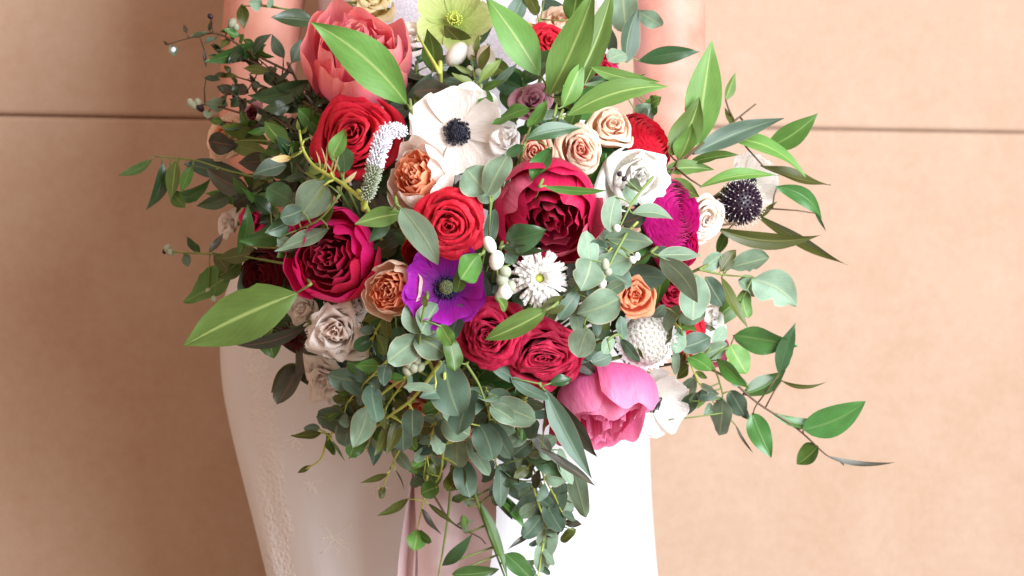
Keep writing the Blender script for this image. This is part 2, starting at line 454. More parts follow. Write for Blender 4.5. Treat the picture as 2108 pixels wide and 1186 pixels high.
person = empty('person', Matrix.Translation((-0.045, 0.33, 0)))
tag(person, 'person in a white embroidered satin gown holding the bouquet with both hands', 'person')
pinv = person.matrix_world.inverted()
HX, HY, HZ = P(925, 800, .12)          # where the stems are held
V, E, R = [], [], []
def sk(p, r, link=None):
    V.append(pinv @ Vector(p)); R.append(r)
    if link is not None: E.append((link, len(V) - 1))
    return len(V) - 1
cx = -0.045
pel = sk((cx, .33, .90), (.13, .10))
wai = sk((cx, .33, 1.06), (.105, .085), pel)
che = sk((cx, .33, 1.24), (.125, .095), wai)
cla = sk((cx, .335, 1.38), (.10, .07), che)
nek = sk((cx, .33, 1.47), .048, cla)
hd0 = sk((cx, .315, 1.55), .065, nek)
hd1 = sk((cx, .31, 1.63), .085, hd0)
hd2 = sk((cx, .315, 1.70), .07, hd1)
for sx in (-1, 1):
    hip = sk((cx + sx * .09, .33, .82), .085, pel)
    kne = sk((cx + sx * .09, .32, .47), .055, hip)
    ank = sk((cx + sx * .085, .34, .08), .036, kne)
    sk((cx + sx * .095, .22, .03), .03, ank)
    if sx < 0:
        pts = [(P(590, -300, .33), .055), (P(552, -120, .325), .050), (P(543, 20, .315), .046), (P(528, 180, .30), .042), (P(520, 300, .275), .041), (P(640, 440, .22), .037), (P(810, 660, .15), .026)]
    else:
        pts = [(P(1322, -300, .33), .055), (P(1362, -120, .325), .048), (P(1376, 20, .315), .043), (P(1378, 180, .30), .040), (P(1370, 300, .275), .040), (P(1250, 440, .22), .037), (P(1060, 670, .15), .026)]
    prev = cla
    for p, r in pts: prev = sk(p, r, prev)
    # hand: palm then five fingers closing round the stems
    wrist = pts[-1][0]
    hz = HZ + (.018 if sx < 0 else -.03)
    axis = Vector((HX, HY, hz))
    knuck = axis + Vector((sx * .045, -.01, .005))
    pal = sk(wrist.lerp(knuck, .55), (.024, .018), prev)
    kn = sk(knuck, (.030, .016), pal)
    for k in range(4):
        zo = .030 - .020 * k
        ln = (.95, 1.05, 1.0, .8)[k]
        b0 = sk(axis + Vector((sx * .034, -.026, zo)), .0092, kn)
        b1 = sk(axis + Vector((sx * .008, -.038 * ln, zo - .002)), .0086, b0)
        b2 = sk(axis + Vector((-sx * .020 * ln, -.024, zo - .003)), .0078, b1)
        sk(axis + Vector((-sx * .026 * ln, -.006, zo - .003)), .007, b2)
    t0 = sk(axis + Vector((sx * .036, .022, .026)), .011, pal)
    t1 = sk(axis + Vector((sx * .012, .034, .034)), .0098, t0)
    sk(axis + Vector((-sx * .014, .030, .036)), .0082, t1)
skinned('body', V, E, R, 0, M['skin'], person)

# gown: lofted rings (z, centre x, half width, half depth, centre y)
secs = [(0.004, 0.0, .33, .30, .34), (.15, .0, .275, .245, .335), (.40, -.020, .218, .185, .33), (.59, -.046, .199, .150, .33), (.70, -.064, .208, .140, .33),
        (.80, -.078, .221, .136, .33), (.88, -.084, .229, .134, .33), (.97, -.080, .224, .130, .33), (1.06, -.062, .172, .110, .33),
        (1.16, -.050, .143, .112, .33), (1.26, -.048, .158, .122, .325), (1.33, -.046, .150, .108, .33), (1.37, -.045, .130, .090, .335)]
sa = np.array(secs)
nz_, na = 90, 120
vz = np.linspace(sa[0, 0], sa[-1, 0], nz_)
def sm(col):
    y = np.interp(vz, sa[:, 0], sa[:, col]); k = np.ones(7) / 7
    yp = np.pad(y, 3, mode='edge'); return np.convolve(yp, k, 'valid')
C1, C2, C3, C4 = sm(1), sm(2), sm(3), sm(4)
def gown_point(z, a, off=0.0):
    x0, hw, hd, y0 = [np.interp(z, vz, q) for q in (C1, C2, C3, C4)]
    fold = np.clip((.93 - z) / .5, 0, 1)
    rip = 1 + fold * (.030 * np.sin(5 * a + 1.1 + z * 2) + .020 * np.sin(9 * a + 3 * z) + .010 * np.sin(17 * a + 5 * z) + .005 * np.sin(29 * a - 4 * z))
    e = .86
    ca, sa_ = np.cos(a), np.sin(a)
    x = x0 + (hw * rip + off) * np.sign(ca) * np.abs(ca) ** e
    y = y0 + (hd * rip + off) * np.sign(sa_) * np.abs(sa_) ** e
    return x, y
gv, guv = [], []
for j, z in enumerate(vz):
    for i in range(na):
        a = 2 * math.pi * i / na
        x, y = gown_point(z, a)
        gv.append(pinv @ Vector((float(x), float(y), float(z)))); guv.append((i / na, j / nz_))
gf = [(j * na + i, j * na + (i + 1) % na, (j + 1) * na + (i + 1) % na, (j + 1) * na + i) for j in range(nz_ - 1) for i in range(na)]
gown = mesh_obj('gown', gv, gf, M['satin'], person, guv)
gown['label'] = 'white satin gown with embroidered side seam'
# beaded bodice band just proud of the gown
bv = []
zz = np.linspace(1.165, 1.372, 20)
for z in zz:
    for i in range(na):
        x, y = gown_point(z, 2 * math.pi * i / na, .003)
        bv.append(pinv @ Vector((float(x), float(y), float(z))))
bf = [(j * na + i, j * na + (i + 1) % na, (j + 1) * na + (i + 1) % na, (j + 1) * na + i) for j in range(19) for i in range(na)]
bod = mesh_obj('bodice', bv, bf, M['beads'], person)
bod['label'] = 'lilac beaded bodice'
# shoulder straps
for sx in (-1, 1):
    pts = smooth_path([Vector((cx + sx * .085, .245, 1.35)), Vector((cx + sx * .095, .27, 1.42)), Vector((cx + sx * .09, .34, 1.455)), Vector((cx + sx * .08, .41, 1.40)), Vector((cx + sx * .075, .42, 1.34))])
    v, f, uv = tube([pinv @ p for p in pts], .008, .008, 8)
    mesh_obj('strap', v, f, M['satin'], person, uv)
# hair
mb = MB()
v, f = ball((0, -.01, 1.645), .098, .108, .115, 18, 12); mb.add([p + Vector((0, .012, .012)) for p in v], f)
v, f = ball((0, .10, 1.60), .06, .05, .06, 14, 9); mb.add(v, f)
hair = mesh_obj('hair', mb.v, mb.f, M['hair'], person)

# embroidery threads raised on the satin: side seam and sprig motifs
def angle_at(px, z):
    """angle on the front of the gown where the photograph's column px meets it"""
    best, ba = 9, 0
    for k in range(400):
        a = math.pi + math.pi * k / 400
        x, y = gown_point(z, a)
        kx = float(x) / (S * (D + float(y)) / D) + 1054
        if abs(kx - px) < best: best, ba = abs(kx - px), a
    return ba
def zpix(py, y=.24): return ZC - (py - 593) * S * (D + y) / D
def lace_mat():
    m, nt, N, L = new_mat('seam_lace')
    out = N.new('ShaderNodeOutputMaterial'); pr = N.new('ShaderNodeBsdfPrincipled')
    tc = N.new('ShaderNodeTexCoord')
    vo = N.new('ShaderNodeTexVoronoi'); vo.inputs['Scale'].default_value = 230
    nz = N.new('ShaderNodeTexNoise'); nz.inputs['Scale'].default_value = 90; nz.inputs['Detail'].default_value = 5
    L.new(tc.outputs['Object'], vo.inputs['Vector']); L.new(tc.outputs['Object'], nz.inputs['Vector'])
    mu = N.new('ShaderNodeMath'); mu.operation = 'SUBTRACT'
    L.new(nz.outputs['Fac'], mu.inputs[0]); L.new(vo.outputs['Distance'], mu.inputs[1])
    bp = N.new('ShaderNodeBump'); bp.inputs['Strength'].default_value = .8; bp.inputs['Distance'].default_value = .0016
    L.new(mu.outputs[0], bp.inputs['Height']); L.new(bp.outputs[0], pr.inputs['Normal'])
    pr.inputs['Base Color'].default_value = (0.72, 0.725, 0.77, 1); pr.inputs['Roughness'].default_value = .55
    L.new(pr.outputs[0], out.inputs[0])
    return m
M['lace'] = lace_mat()
nu_, nv_ = 9, 130
lv_, lu_ = [], []
for k in range(nv_):
    py = 640 + k * 4.4
    z = zpix(py, .26)
    c_ = 530 + (py - 690) * .10 + 5 * math.sin(k * .21)
    hw_ = 24 + 7 * abs(math.sin(k * .42)) + rng.uniform(-2, 2)
    for i in range(nu_):
        u = -1 + 2 * i / (nu_ - 1)
        a = angle_at(c_ + u * hw_, z)
        x, y = gown_point(z, a, .0010 * (1 - u ** 4) - .0001)
        lv_.append(pinv @ Vector((float(x), float(y), z))); lu_.append((i / 8, k / nv_))
se = mesh_obj('seam_embroidery', lv_, grid_faces(nu_, nv_), M['lace'], gown, lu_)
se['label'] = 'raised embroidered seam down the side of the gown'
def motif(px, py, sc, rot):
    mb = MB()
    strokes = [((-1, 1), (1, -1)), ((-.9, -.8), (.9, .9)), ((-.2, -.1), (-.9, .1)), ((.2, .1), (.8, .3)), ((0, 0), (.1, .9))]
    for a_, b_ in strokes:
        n = 9; pts = []
        for i in range(n):
            t = i / (n - 1)
            qx = a_[0] + (b_[0] - a_[0]) * t + .12 * math.sin(t * 9); qy = a_[1] + (b_[1] - a_[1]) * t
            rx = qx * math.cos(rot) - qy * math.sin(rot); ry = qx * math.sin(rot) + qy * math.cos(rot)
            z = zpix(py + ry * sc, .2); a = angle_at(px + rx * sc, z)
            x, y = gown_point(z, a, -.0001)
            p = pinv @ Vector((float(x), float(y), z)); pts.append(p)
            v, f = ball(p, .0011, .0006, .0011, 6, 4); mb.add(v, f)
        v, f, uv = tube(pts, .0006, .0006, 5); mb.add(v, f, uv)
    mb.build('sprig_embroidery', M['thread'], gown)
for a in [(690, 1110, 34, 0), (610, 905, 22, .6), (590, 800, 26, 1.2), (1270, 1080, 30, .4), (1120, 1165, 26, 1.0), (1290, 985, 22, .2), (780, 1000, 20, .9), (640, 1000, 16, .3)]:
    motif(*a)

# ------------------------------------------------------------------ bouquet: stems meet at the hands
BIND = P(925, 780, .115)
BLOOMS = []
TAIL = P(930, 1010, .155)
_bi = [0]
def stem_route(start, direction=None, step=.05):
    """world points from a bloom back to the bound stems and down through the hands"""
    _bi[0] += 1
    a = _bi[0] * 2.39996; r = .0155 * math.sqrt((_bi[0] % 61) / 61)
    j = Vector((r * math.cos(a), r * math.sin(a), 0))
    start = Vector(start)
    b = BIND + j; t = TAIL + j * 1.5 + Vector((0, 0, rng.uniform(-.01, .02)))
    mid = start + (Vector(direction) * step if direction is not None else Vector((0, step * .8, 0)))
    mid2 = mid.lerp(b, .5) + Vector((0, .012, -.008))
    return smooth_path([start, mid, mid2, b, t], 5)

def add_stem(root, pts, mat, r0=.0016, r1=.0019):
    inv = root.matrix_world.inverted()
    v, f, uv = tube([inv @ p for p in pts], r0, r1, 6)
    return mesh_obj('stem', v, f, mat, root, uv)

# ------------------------------------------------------------------ petals
def cat(xs, t):
    xs = np.asarray(xs, float); n = len(xs)
    q = np.concatenate([[2 * xs[0] - xs[1]], xs, [2 * xs[-1] - xs[-2]]])
    s = np.clip(t, 0, 1) * (n - 1); i = np.clip(np.floor(s).astype(int), 0, n - 2); s = s - i
    a, b, c, d = q[i], q[i + 1], q[i + 2], q[i + 3]
    return .5 * (2 * b + (c - a) * s + (2 * a - 5 * b + 4 * c - d) * s ** 2 + (3 * b - a - 3 * c + d) * s ** 3)

def petal(prof, W, rc, phi, nu=9, nv=9, tip=.25, tp=2.5, notch=0., base=.25, wide=.7, ruf=0., rf=2.3, spiral=0., tilt=0., cup=0., taper=0.):
    U, Vv = np.meshgrid(np.linspace(-1, 1, nu), np.linspace(0, 1, nv))
    wob = .94 + .04 * np.sin(U * 3.1 + nrg.rand() * 6) + .02 * np.sin(U * 7 + nrg.rand() * 6)
    Ve = Vv * (1 - tip * np.abs(U) ** tp) * (1 - notch * np.exp(-(U / .2) ** 2)) * (1 + (wob - 1) * Vv)
    Ve = np.clip(Ve, 0, 1.0)
    r = cat([p[0] for p in prof], Ve); z = cat([p[1] for p in prof], Ve)
    w = W * (base + (1 - base) * np.sin(np.pi / 2 * np.clip(Ve / wide, 0, 1)))
    if taper: w = w * (1 - taper * np.clip((Vv - .5) / .5, 0, 1) ** 1.6)
    s = U * w
    a = s / rc
    x = (r - rc) + rc * np.cos(a); y = rc * np.sin(a)
    p1, p2 = nrg.rand(2) * 6.28
    x = x + ruf * Vv ** 2 * np.sin(rf * U * np.pi + p1) + spiral * U * Vv
    z = z + ruf * .7 * Vv ** 2 * np.sin(rf * 1.4 * U * np.pi + p2) + cup * U ** 2 * Vv
    y = y + tilt * Vv
    c, s_ = math.cos(phi), math.sin(phi)
    X = x * c - y * s_; Y = x * s_ + y * c
    v = np.stack([X.ravel(), Y.ravel(), z.ravel()], 1)
    uv = np.stack([(U.ravel() + 1) / 2, Vv.ravel()], 1)
    return v, grid_faces(nu, nv), uv

def warp(v, R, k):
    p = k[0]
    x, y, z = v[:, 0].copy(), v[:, 1].copy(), v[:, 2]
    h = np.clip(z / R, 0, 1)
    v[:, 0] = x + R * h * (k[1] * np.sin(2.6 * y / R + p) + .4 * k[1] * np.sin(5.5 * y / R + 2 * p))
    v[:, 1] = y + R * h * (k[2] * np.sin(2.9 * x / R + 1.7 * p) + .4 * k[2] * np.sin(6.1 * x / R + p))
    v[:, 2] = z + R * .05 * h * np.sin(3.3 * x / R + p) + R * .05 * h * np.sin(3.7 * y / R - p)
    return v
def warp_key(): return nrg.rand() * 6.28, nrg.uniform(.06, .12), nrg.uniform(.06, .12)

def rose(root, R, mats, N=26, opened=1.0, ruf=.03, hi=.86):
    m_in, m_out = mats
    sq, sp = nrg.uniform(.03, .10), nrg.rand() * 6.28
    wk = warp_key()
    for i in range(N):
        t = i / (N - 1)
        phi = i * 2.39996 + nrg.uniform(-.6, .6)
        rt = R * (.035 + .66 * t ** 1.05) * (1 + nrg.uniform(-.11, .11)) * (1 + sq * math.cos(2 * phi + sp))
        zt = R * (hi - .50 * t ** 1.7 * opened) * (1 + nrg.uniform(-.09, .09))
        gap = R * .66 * 3.2 / N
        curl = gap * (.55 + .9 * min(1, t * 3)) * (.45 + .55 * opened) + R * .20 * max(0, t - .45) * opened
        prof = [(R * .03, 0), (rt * .80 + R * .01, zt * .30), (rt * .98, zt * .70), (rt + curl * .08, zt * .95), (rt + curl * .48, zt * 1.03), (rt + curl * .95, zt * .99), (rt + curl * 1.25, zt - curl * .45)]
        W = rt * (1.2 + .25 * nrg.rand()) + R * .09
        v, f, uv = petal(prof, W, max(rt, R * .06) * 1.08, phi, tip=.12 + .10 * t + .06 * nrg.rand(), tp=2.0 + nrg.rand(), ruf=R * ruf * (.5 + t), rf=1.2 + 1.6 * nrg.rand(), spiral=R * (.03 + .05 * nrg.rand()), tilt=R * nrg.uniform(-.05, .05), nu=13, nv=13, base=.4, notch=.06 * t * nrg.rand())
        mesh_obj('petal', warp(v, R, wk), f, m_in if t < .40 else m_out, root, uv)
    v, f = ball((0, 0, R * .30), R * .30, R * .30, R * .42, 12, 8)
    mesh_obj('heart', v, f, m_in, root)
    calyx(root, R)

def calyx(root, R, mat=None):
    mb = MB()
    v, f = ball((0, 0, -R * .02), R * .20, R * .20, R * .16, 10, 7); mb.add(v, f)
    for k in range(5):
        prof = [(R * .1, -.02 * R), (R * .32, -.02 * R), (R * .5, .10 * R), (R * .62, .12 * R)]
        v, f, uv = petal(prof, R * .13, R * .6, k * 1.2566, nu=5, nv=6, base=.8, taper=.85); mb.add(v, f, uv)
    mb.build('calyx', mat or M['rus'], root)

def ranunculus(root, R, mats, N=44, ruf=.02):
    m_in, m_out = mats
    for i in range(N):
        t = i / (N - 1)
        rt = R * (.07 + .88 * t ** .85); zt = R * (.86 - .40 * t ** 2.2) * (1 + nrg.uniform(-.03, .03))
        prof = [(R * .04, 0), (rt * .95, zt * .26), (rt * 1.06, zt * .62), (rt * .98, zt * .9), (rt * (.84 + .14 * t), zt * 1.04)]
        v, f, uv = petal(prof, rt * .98 + R * .05, max(rt, R * .07), i * 2.39996, tip=.14, ruf=R * ruf * (.5 + t), spiral=R * .025, nu=9, nv=8, base=.4)
        mesh_obj('petal', v, f, m_in if t < .4 else m_out, root, uv)
    calyx(root, R)

def peony(root, R, m_in, m_out, n_out=9, n_in=14, close=.25, tall=1.15, accent=None, ruf=.05):
    wk = warp_key()
    for i in range(n_in):
        t = i / max(1, n_in - 1)
        rt = R * (.06 + .52 * t); zt = R * tall * (.90 - .14 * t) * (1 + nrg.uniform(-.1, .1))
        prof = [(R * .04, 0), (rt * .9, zt * .3), (rt * 1.1, zt * .66), (rt * 1.05, zt * .92), (rt * .86 + R * .03, zt * 1.0)]
        v, f, uv = petal(prof, rt * .9 + R * .10, max(rt, .1 * R) * 1.1, i * 2.39996, tip=.22, ruf=R * ruf * 1.4, rf=2.8, spiral=R * .03, notch=.08, nu=9, nv=9)
        mesh_obj('petal', warp(v, R, wk), f, m_in, root, uv)
    for i in range(n_out):
        t = i / max(1, n_out - 1)
        k = .66 + .30 * t; zt = R * tall * (.95 - .12 * t) * (1 + nrg.uniform(-.06, .06))
        c = close * (1 - .8 * t)
        prof = [(R * .05, 0), (R * .62 * k, zt * .06), (R * .98 * k, zt * .36), (R * (1.05 - c * .3) * k, zt * .70), (R * (1.02 - c) * k, zt * 1.0)]
        mt = accent if (accent and i % 4 == 2) else m_out
        v, f, uv = petal(prof, R * .68 * (.8 + .25 * t), R * .84 * k, i * 2.39996 + .4 + nrg.uniform(-.2, .2), tip=.24, tp=2.4, ruf=R * ruf * .7, spiral=R * .04, notch=.05, nu=19, nv=14, base=.3, cup=-R * .05)
        mesh_obj('petal', warp(v, R, wk), f, mt, root, uv)
    calyx(root, R)

def anemone(root, R, m, n=8, eye='black', sta='black', cupz=.30):
    for i in range(n):
        in_ = i % 2
        rr = R * (1.0 - .10 * in_) * (1 + nrg.uniform(-.05, .05)); hz = R * (cupz + .10 * in_) * (1 + nrg.uniform(-.2, .2))
        z0 = R * (.02 + .03 * in_)
        prof = [(R * .05, z0), (rr * .42, z0 + hz * .15), (rr * .75, z0 + hz * .55), (rr * .95, z0 + hz * 1.0), (rr * 1.04, z0 + hz * 1.12)]
        v, f, uv = petal(prof, R * .50, R * 1.25, i * 2 * math.pi / n + nrg.uniform(-.1, .1), nu=17, nv=12, tip=.22, tp=2.6, ruf=R * .035, rf=1.7, base=.22, wide=.75, cup=R * .10, notch=.05)
        mesh_obj('petal', v, f, m, root, uv)
    mb = MB()
    v, f = ball((0, 0, R * .13), R * .155, R * .155, R * .14, 16, 10); mb.add(v, f)
    for k in range(90):
        th = math.acos(1 - .95 * (k + .5) / 90); ph = k * 2.39996
        p = Vector((math.sin(th) * math.cos(ph) * R * .16, math.sin(th) * math.sin(ph) * R * .16, R * .13 + math.cos(th) * R * .145))
        v, f = ball(p, R * nrg.uniform(.018, .034), None, None, 6, 4); mb.add(v, f)
    mb.build('eye', M[eye], root)
    mb = MB()
    for k in range(96):
        a = k * 2.39996; q = R * (.17 + .11 * nrg.rand())
        p0 = Vector((math.cos(a) * R * .1, math.sin(a) * R * .1, R * .06)); p1 = Vector((math.cos(a) * q, math.sin(a) * q, R * nrg.uniform(.10, .20)))
        v, f, uv = tube([p0, p0.lerp(p1, .6) + Vector((0, 0, R * .03)), p1], R * .007, R * .006, 4); mb.add(v, f, uv)
        v, f = ball(p1, R * nrg.uniform(.018, .032), None, R * .020, 6, 4); mb.add(v, f)
    st = mb.build('stamens', M[sta], root); st['kind'] = 'stuff'
    mb = MB()
    for k in range(9):
        prof = [(R * .1, -.06 * R), (R * .35, -.10 * R), (R * .6, -.06 * R), (R * .75, -.1 * R)]
        v, f, uv = petal(prof, R * .08, R * .6, k * .7, nu=5, nv=6, base=.7, taper=.8, ruf=R * .02); mb.add(v, f, uv)
    mb.build('collar', M['mid'], root)

def mum(root, R, mpet, mcen, rows=7, dome_=.50, centre=.15, wid=.046):
    mb = MB()
    for r in range(rows):
        t = r / (rows - 1); n = int(16 + 18 * t)
        for k in range(n):
            L_ = R * (.34 + .66 * t) * (1 + nrg.uniform(-.14, .10)); zt = R * (dome_ * (1 - t ** 1.5) + .06 + nrg.uniform(-.04, .04))
            prof = [(R * .12, R * .08), (L_ * .5, zt * .85), (L_ * .85, zt * 1.05), (L_, zt * .95 + R * .02)]
            v, f, uv = petal(prof, R * wid * (1 + nrg.uniform(-.2, .3)), R * .12, 2 * math.pi * (k + .5 * (r % 2)) / n + nrg.uniform(-.12, .12), nu=5, nv=6, tip=.15, base=.6, notch=.10, ruf=R * .02)
            mb.add(v, f, uv)
    p = mb.build('petals', mpet, root); p['kind'] = 'stuff'
    v, f = ball((0, 0, R * .24), R * centre, R * centre, R * .12, 14, 8)
    mesh_obj('centre', v, f, mcen, root)
    calyx(root, R * .8)

def scab_dark(root, R):
    v, f = ball((0, 0, R * .35), R * .82, R * .82, R * .72, 18, 12)
    mesh_obj('head', v, f, M['plum'], root)
    mb, pn = MB(), MB()
    for k in range(230):
        th = math.acos(1 - 1.45 * (k + .5) / 230); ph = k * 2.39996
        n = Vector((math.sin(th) * math.cos(ph), math.sin(th) * math.sin(ph), math.cos(th)))
        p = Vector((0, 0, R * .35)) + Vector((n.x * R * .82, n.y * R * .82, n.z * R * .72))
        q = n.to_track_quat('Z', 'Y').to_matrix()
        v, f = ball(p + n * R * .04, R * .055, R * .055, R * .09, 6, 4, q); mb.add(v, f)
        if k % 2 == 0:
            e = p + n * R * .24 + Vector((nrg.uniform(-1, 1), nrg.uniform(-1, 1), 0)) * R * .04
            v, f, uv = tube([p, p.lerp(e, .5), e], R * .008, R * .008, 4); pn.add(v, f, uv)
            v, f = ball(e, R * .026, None, None, 6, 4); pn.add(v, f)
    tag(mb.build('florets', M['plum'], root), kind='stuff')
    tag(pn.build('pins', M['pollen'], root), kind='stuff')
    mb = MB()
    for k in range(22):
        prof = [(R * .15, -.30 * R), (R * .6, -.34 * R), (R * .92, -.05 * R), (R * 1.02, .28 * R)]
        v, f, uv = petal(prof, R * .075, R * .3, k * .2856, nu=5, nv=6, base=.7, taper=.7); mb.add(v, f, uv)
    mb.build('bracts', M['olive'], root)

def scab_white(root, R):
    """domed white scabious: ruffled outer petals round a dome of florets"""
    for i in range(16):
        prof = [(R * .3, 0), (R * .6, R * .08), (R * .9, R * .14), (R * 1.05, R * .05)]
        v, f, uv = petal(prof, R * .26, R * .8, i * 2 * math.pi / 16, nu=9, nv=7, ruf=R * .06, rf=3, tip=.1, base=.4, notch=.15)
        mesh_obj('petal', v, f, M['white'], root, uv)
    v, f = ball((0, 0, R * .1), R * .72, R * .72, R * .46, 18, 10)
    mesh_obj('head', v, f, M['white'], root)
    mb = MB()
    for k in range(110):
        th = math.acos(1 - .98 * (k + .5) / 110); ph = k * 2.39996
        n = Vector((math.sin(th) * math.cos(ph), math.sin(th) * math.sin(ph), math.cos(th)))
        p = Vector((n.x * R * .72, n.y * R * .72, R * .1 + n.z * R * .46))
        q = n.to_track_quat('Z', 'Y').to_matrix()
        fr = R * (.11 + .05 * k / 110)
        for j in range(5):
            prof = [(fr * .1, 0), (fr * .6, fr * .5), (fr * 1.0, fr * .75), (fr * 1.25, fr * .6)]
            v, f, uv = petal(prof, fr * .45, fr, j * 1.2566 + k, nu=4, nv=4, tip=.25, ruf=fr * .15)
            mb.add([p + q @ Vector(t) for t in v], f, uv)
    tag(mb.build('florets', M['white'], root), kind='stuff')
    calyx(root, R * .8)

def hellebore(root, R):
    for i in range(5):
        prof = [(R * .05, 0), (R * .4, R * .06), (R * .8, R * .22), (R * 1.05, R * .30)]
        v, f, uv = petal(prof, R * .47, R * 1.0, i * 1.2566 + .3, nu=11, nv=10, tip=.30, tp=1.8, base=.25, ruf=R * .03, cup=R * .12)
        mesh_obj('petal', v, f, M['lime'], root, uv)
    mb = MB()
    for k in range(40):
        a = k * 2.39996; q = R * (.06 + .16 * (k % 8) / 8)
        p0 = Vector((0, 0, R * .03)); p1 = Vector((math.cos(a) * q, math.sin(a) * q, R * (.30 - q / R * .5)))
        v, f, uv = tube([p0, p0.lerp(p1, .5), p1], R * .008, R * .008, 4); mb.add(v, f, uv)
        v, f = ball(p1, R * .026, None, None, 6, 4); mb.add(v, f)
    tag(mb.build('stamens', M['yellowc'], root), kind='stuff')

# ------------------------------------------------------------------ placing the blooms
def bloom(name, px, py, Rpx, fn, label, cat_, off=0.0, face=None, roll=None, group=None, stemmat='stem'):
    R = Rpx * S
    if face is None:
        face = ((px - 950) / 540 * .75, -(py - 520) / 480 * .75)
    d = Vector((face[0], -1, face[1])).normalized()
    c = PD(px, py, off)
    q = d.to_track_quat('Z', 'Y').to_matrix().to_4x4()
    rl = rng.uniform(0, 6.28) if roll is None else roll
    root = empty(name, Matrix.Translation(c - d * R * .55) @ q @ Matrix.Rotation(rl, 4, 'Z'))
    tag(root, label, cat_, group)
    BLOOMS.append((px, py, label))
    fn(root, R)
    add_stem(root, stem_route(c - d * R * .62, -d, .04), M[stemmat], .0022, .0020)
    return root

r_ = lambda a, b, **k: (lambda root, R: rose(root, R, (M[a], M[b]), **k))
ra = lambda a, b, **k: (lambda root, R: ranunculus(root, R, (M[a], M[b]), **k))
pe = lambda a, b, acc=None, **k: (lambda root, R: peony(root, R, M[a], M[b], accent=M[acc] if acc else None, **k))
an = lambda m, **k: (lambda root, R: anemone(root, R, M[m], **k))

bloom('peony', 738, 138, 122, pe('coral', 'coral', close=.26, tall=1.5, n_out=8, n_in=10, ruf=.06), 'large coral pink cupped peony above the bright red rose', 'peony', -.005, (-.05, .85))
bloom('rose', 722, 278, 104, r_('red', 'red', N=30), 'bright red rose beside the white veronica spike, under the coral peony', 'rose', -.01, (-.15, .1))
bloom('anemone', 944, 272, 98, an('blush', n=8, cupz=.22), 'large white anemone with a dark blue-black eye', 'anemone', -.02, (.10, -.05))
bloom('garden_rose', 862, 362, 82, pe('orange', 'blushpeach', close=.34, tall=1.05, n_out=8, n_in=16), 'pale blush cupped garden rose with orange heart below the large white anemone', 'rose', -.015, (-.55, .50))
bloom('rose', 928, 460, 86, r_('red', 'red', N=30), 'bright red rose under the blush garden rose', 'rose', -.03, (.05, 0))
bloom('peony', 1132, 442, 122, pe('crimson', 'crimson', 'rosepink', close=.52, tall=.98, n_out=13, n_in=12, ruf=.035), 'dark crimson glossy peony with a few rose pink petals', 'peony', -.01, (.12, -.25))
bloom('spray_rose', 1192, 308, 60, r_('salmon', 'peach', N=22, opened=.8), 'small peach spray rose above the crimson peony', 'rose', -.025, (.05, -.1))
bloom('spray_rose', 1252, 268, 54, r_('peach', 'peach', N=14, opened=.4, hi=1.0), 'pale peach spray rose between the red ranunculus and the small peach rose', 'rose', .0, (.35, .5))
bloom('spray_rose', 1098, 308, 46, r_('salmon', 'salmon', N=16, opened=.6), 'salmon pink spray rose half hidden beside the white anemone', 'rose', -.005, (-.1, -.1))
bloom('lisianthus', 1310, 368, 78, r_('white', 'white', N=16, opened=.8, ruf=.07), 'ruffled pure white lisianthus beside the magenta ranunculus', 'lisianthus', -.02, (.15, -.15))
bloom('ranunculus', 1335, 285, 70, ra('red', 'red'), 'bright red ranunculus turned sideways above the white lisianthus', 'ranunculus', .005, (.95, .75))
bloom('ranunculus', 1392, 440, 76, ra('magenta', 'magenta'), 'vivid magenta ranunculus beside the white lisianthus', 'ranunculus', -.005, (.75, .1))
bloom('ranunculus', 1398, 512, 56, ra('magenta', 'hotpink'), 'hot pink ranunculus tucked under the magenta one', 'ranunculus', .005, (.55, -.2))
bloom('scabious_pod', 1532, 418, 52, scab_dark, 'round blackish purple scabious head with white pins', 'scabious', .0, (.75, -.05), stemmat='twig')
bloom('anemone', 1556, 372, 62, an('white', n=7), 'white anemone half hidden behind the dark scabious head', 'anemone', .03, (.45, .1))
bloom('garden_rose', 1447, 452, 62, r_('blushpeach', 'ivory', N=18, opened=.5), 'ivory garden rose between the magenta ranunculus and the dark scabious', 'rose', .01, (.55, -.25))
bloom('peony', 682, 528, 106, pe('crimson', 'hotpink', 'deepred', close=.40, tall=1.0, n_out=12, n_in=13, ruf=.04), 'burgundy-hearted hot pink peony beside the small peach garden rose', 'peony', -.01, (-.2, .05))
bloom('garden_rose', 806, 596, 66, pe('orange', 'peach', close=.32, tall=1.0, n_out=8, n_in=16), 'small peach garden rose with orange heart beside the purple anemone', 'rose', -.02, (-.25, .05))
bloom('anemone', 914, 588, 84, an('purple', n=9, eye='eyegreen', sta='navy', cupz=.42), 'violet purple anemone with a dark ring round its green eye', 'anemone', -.028, (-.12, .12))
bloom('chrysanthemum', 1112, 572, 62, lambda r, R: mum(r, R, M['white'], M['yellowc']), 'shaggy white chrysanthemum with a yellow-green centre', 'chrysanthemum', -.04, (.05, .05))
bloom('rose', 1008, 688, 84, r_('deepred', 'deepred', N=30, ruf=.05), 'deep red ruffled rose under the purple anemone', 'rose', -.01, (-.15, -.1))
bloom('rose', 1122, 730, 96, r_('deepred', 'deepred', N=34, ruf=.05), 'large deep red rose above the pale pink peony', 'rose', -.02, (.1, -.2))
bloom('spray_rose', 1305, 608, 50, r_('orange', 'orange', N=16, opened=.6, ruf=.06), 'orange coral spray rose among the eucalyptus above the white scabious', 'rose', -.005, (.2, .1))
bloom('rose', 1378, 600, 66, r_('deepred', 'deepred', N=20), 'deep red rose half hidden behind eucalyptus beside the orange rose', 'rose', .025, (.5, -.1))
bloom('scabious', 1338, 702, 64, scab_white, 'domed cream white scabious with tiny florets', 'scabious', -.015, (.2, -.1))
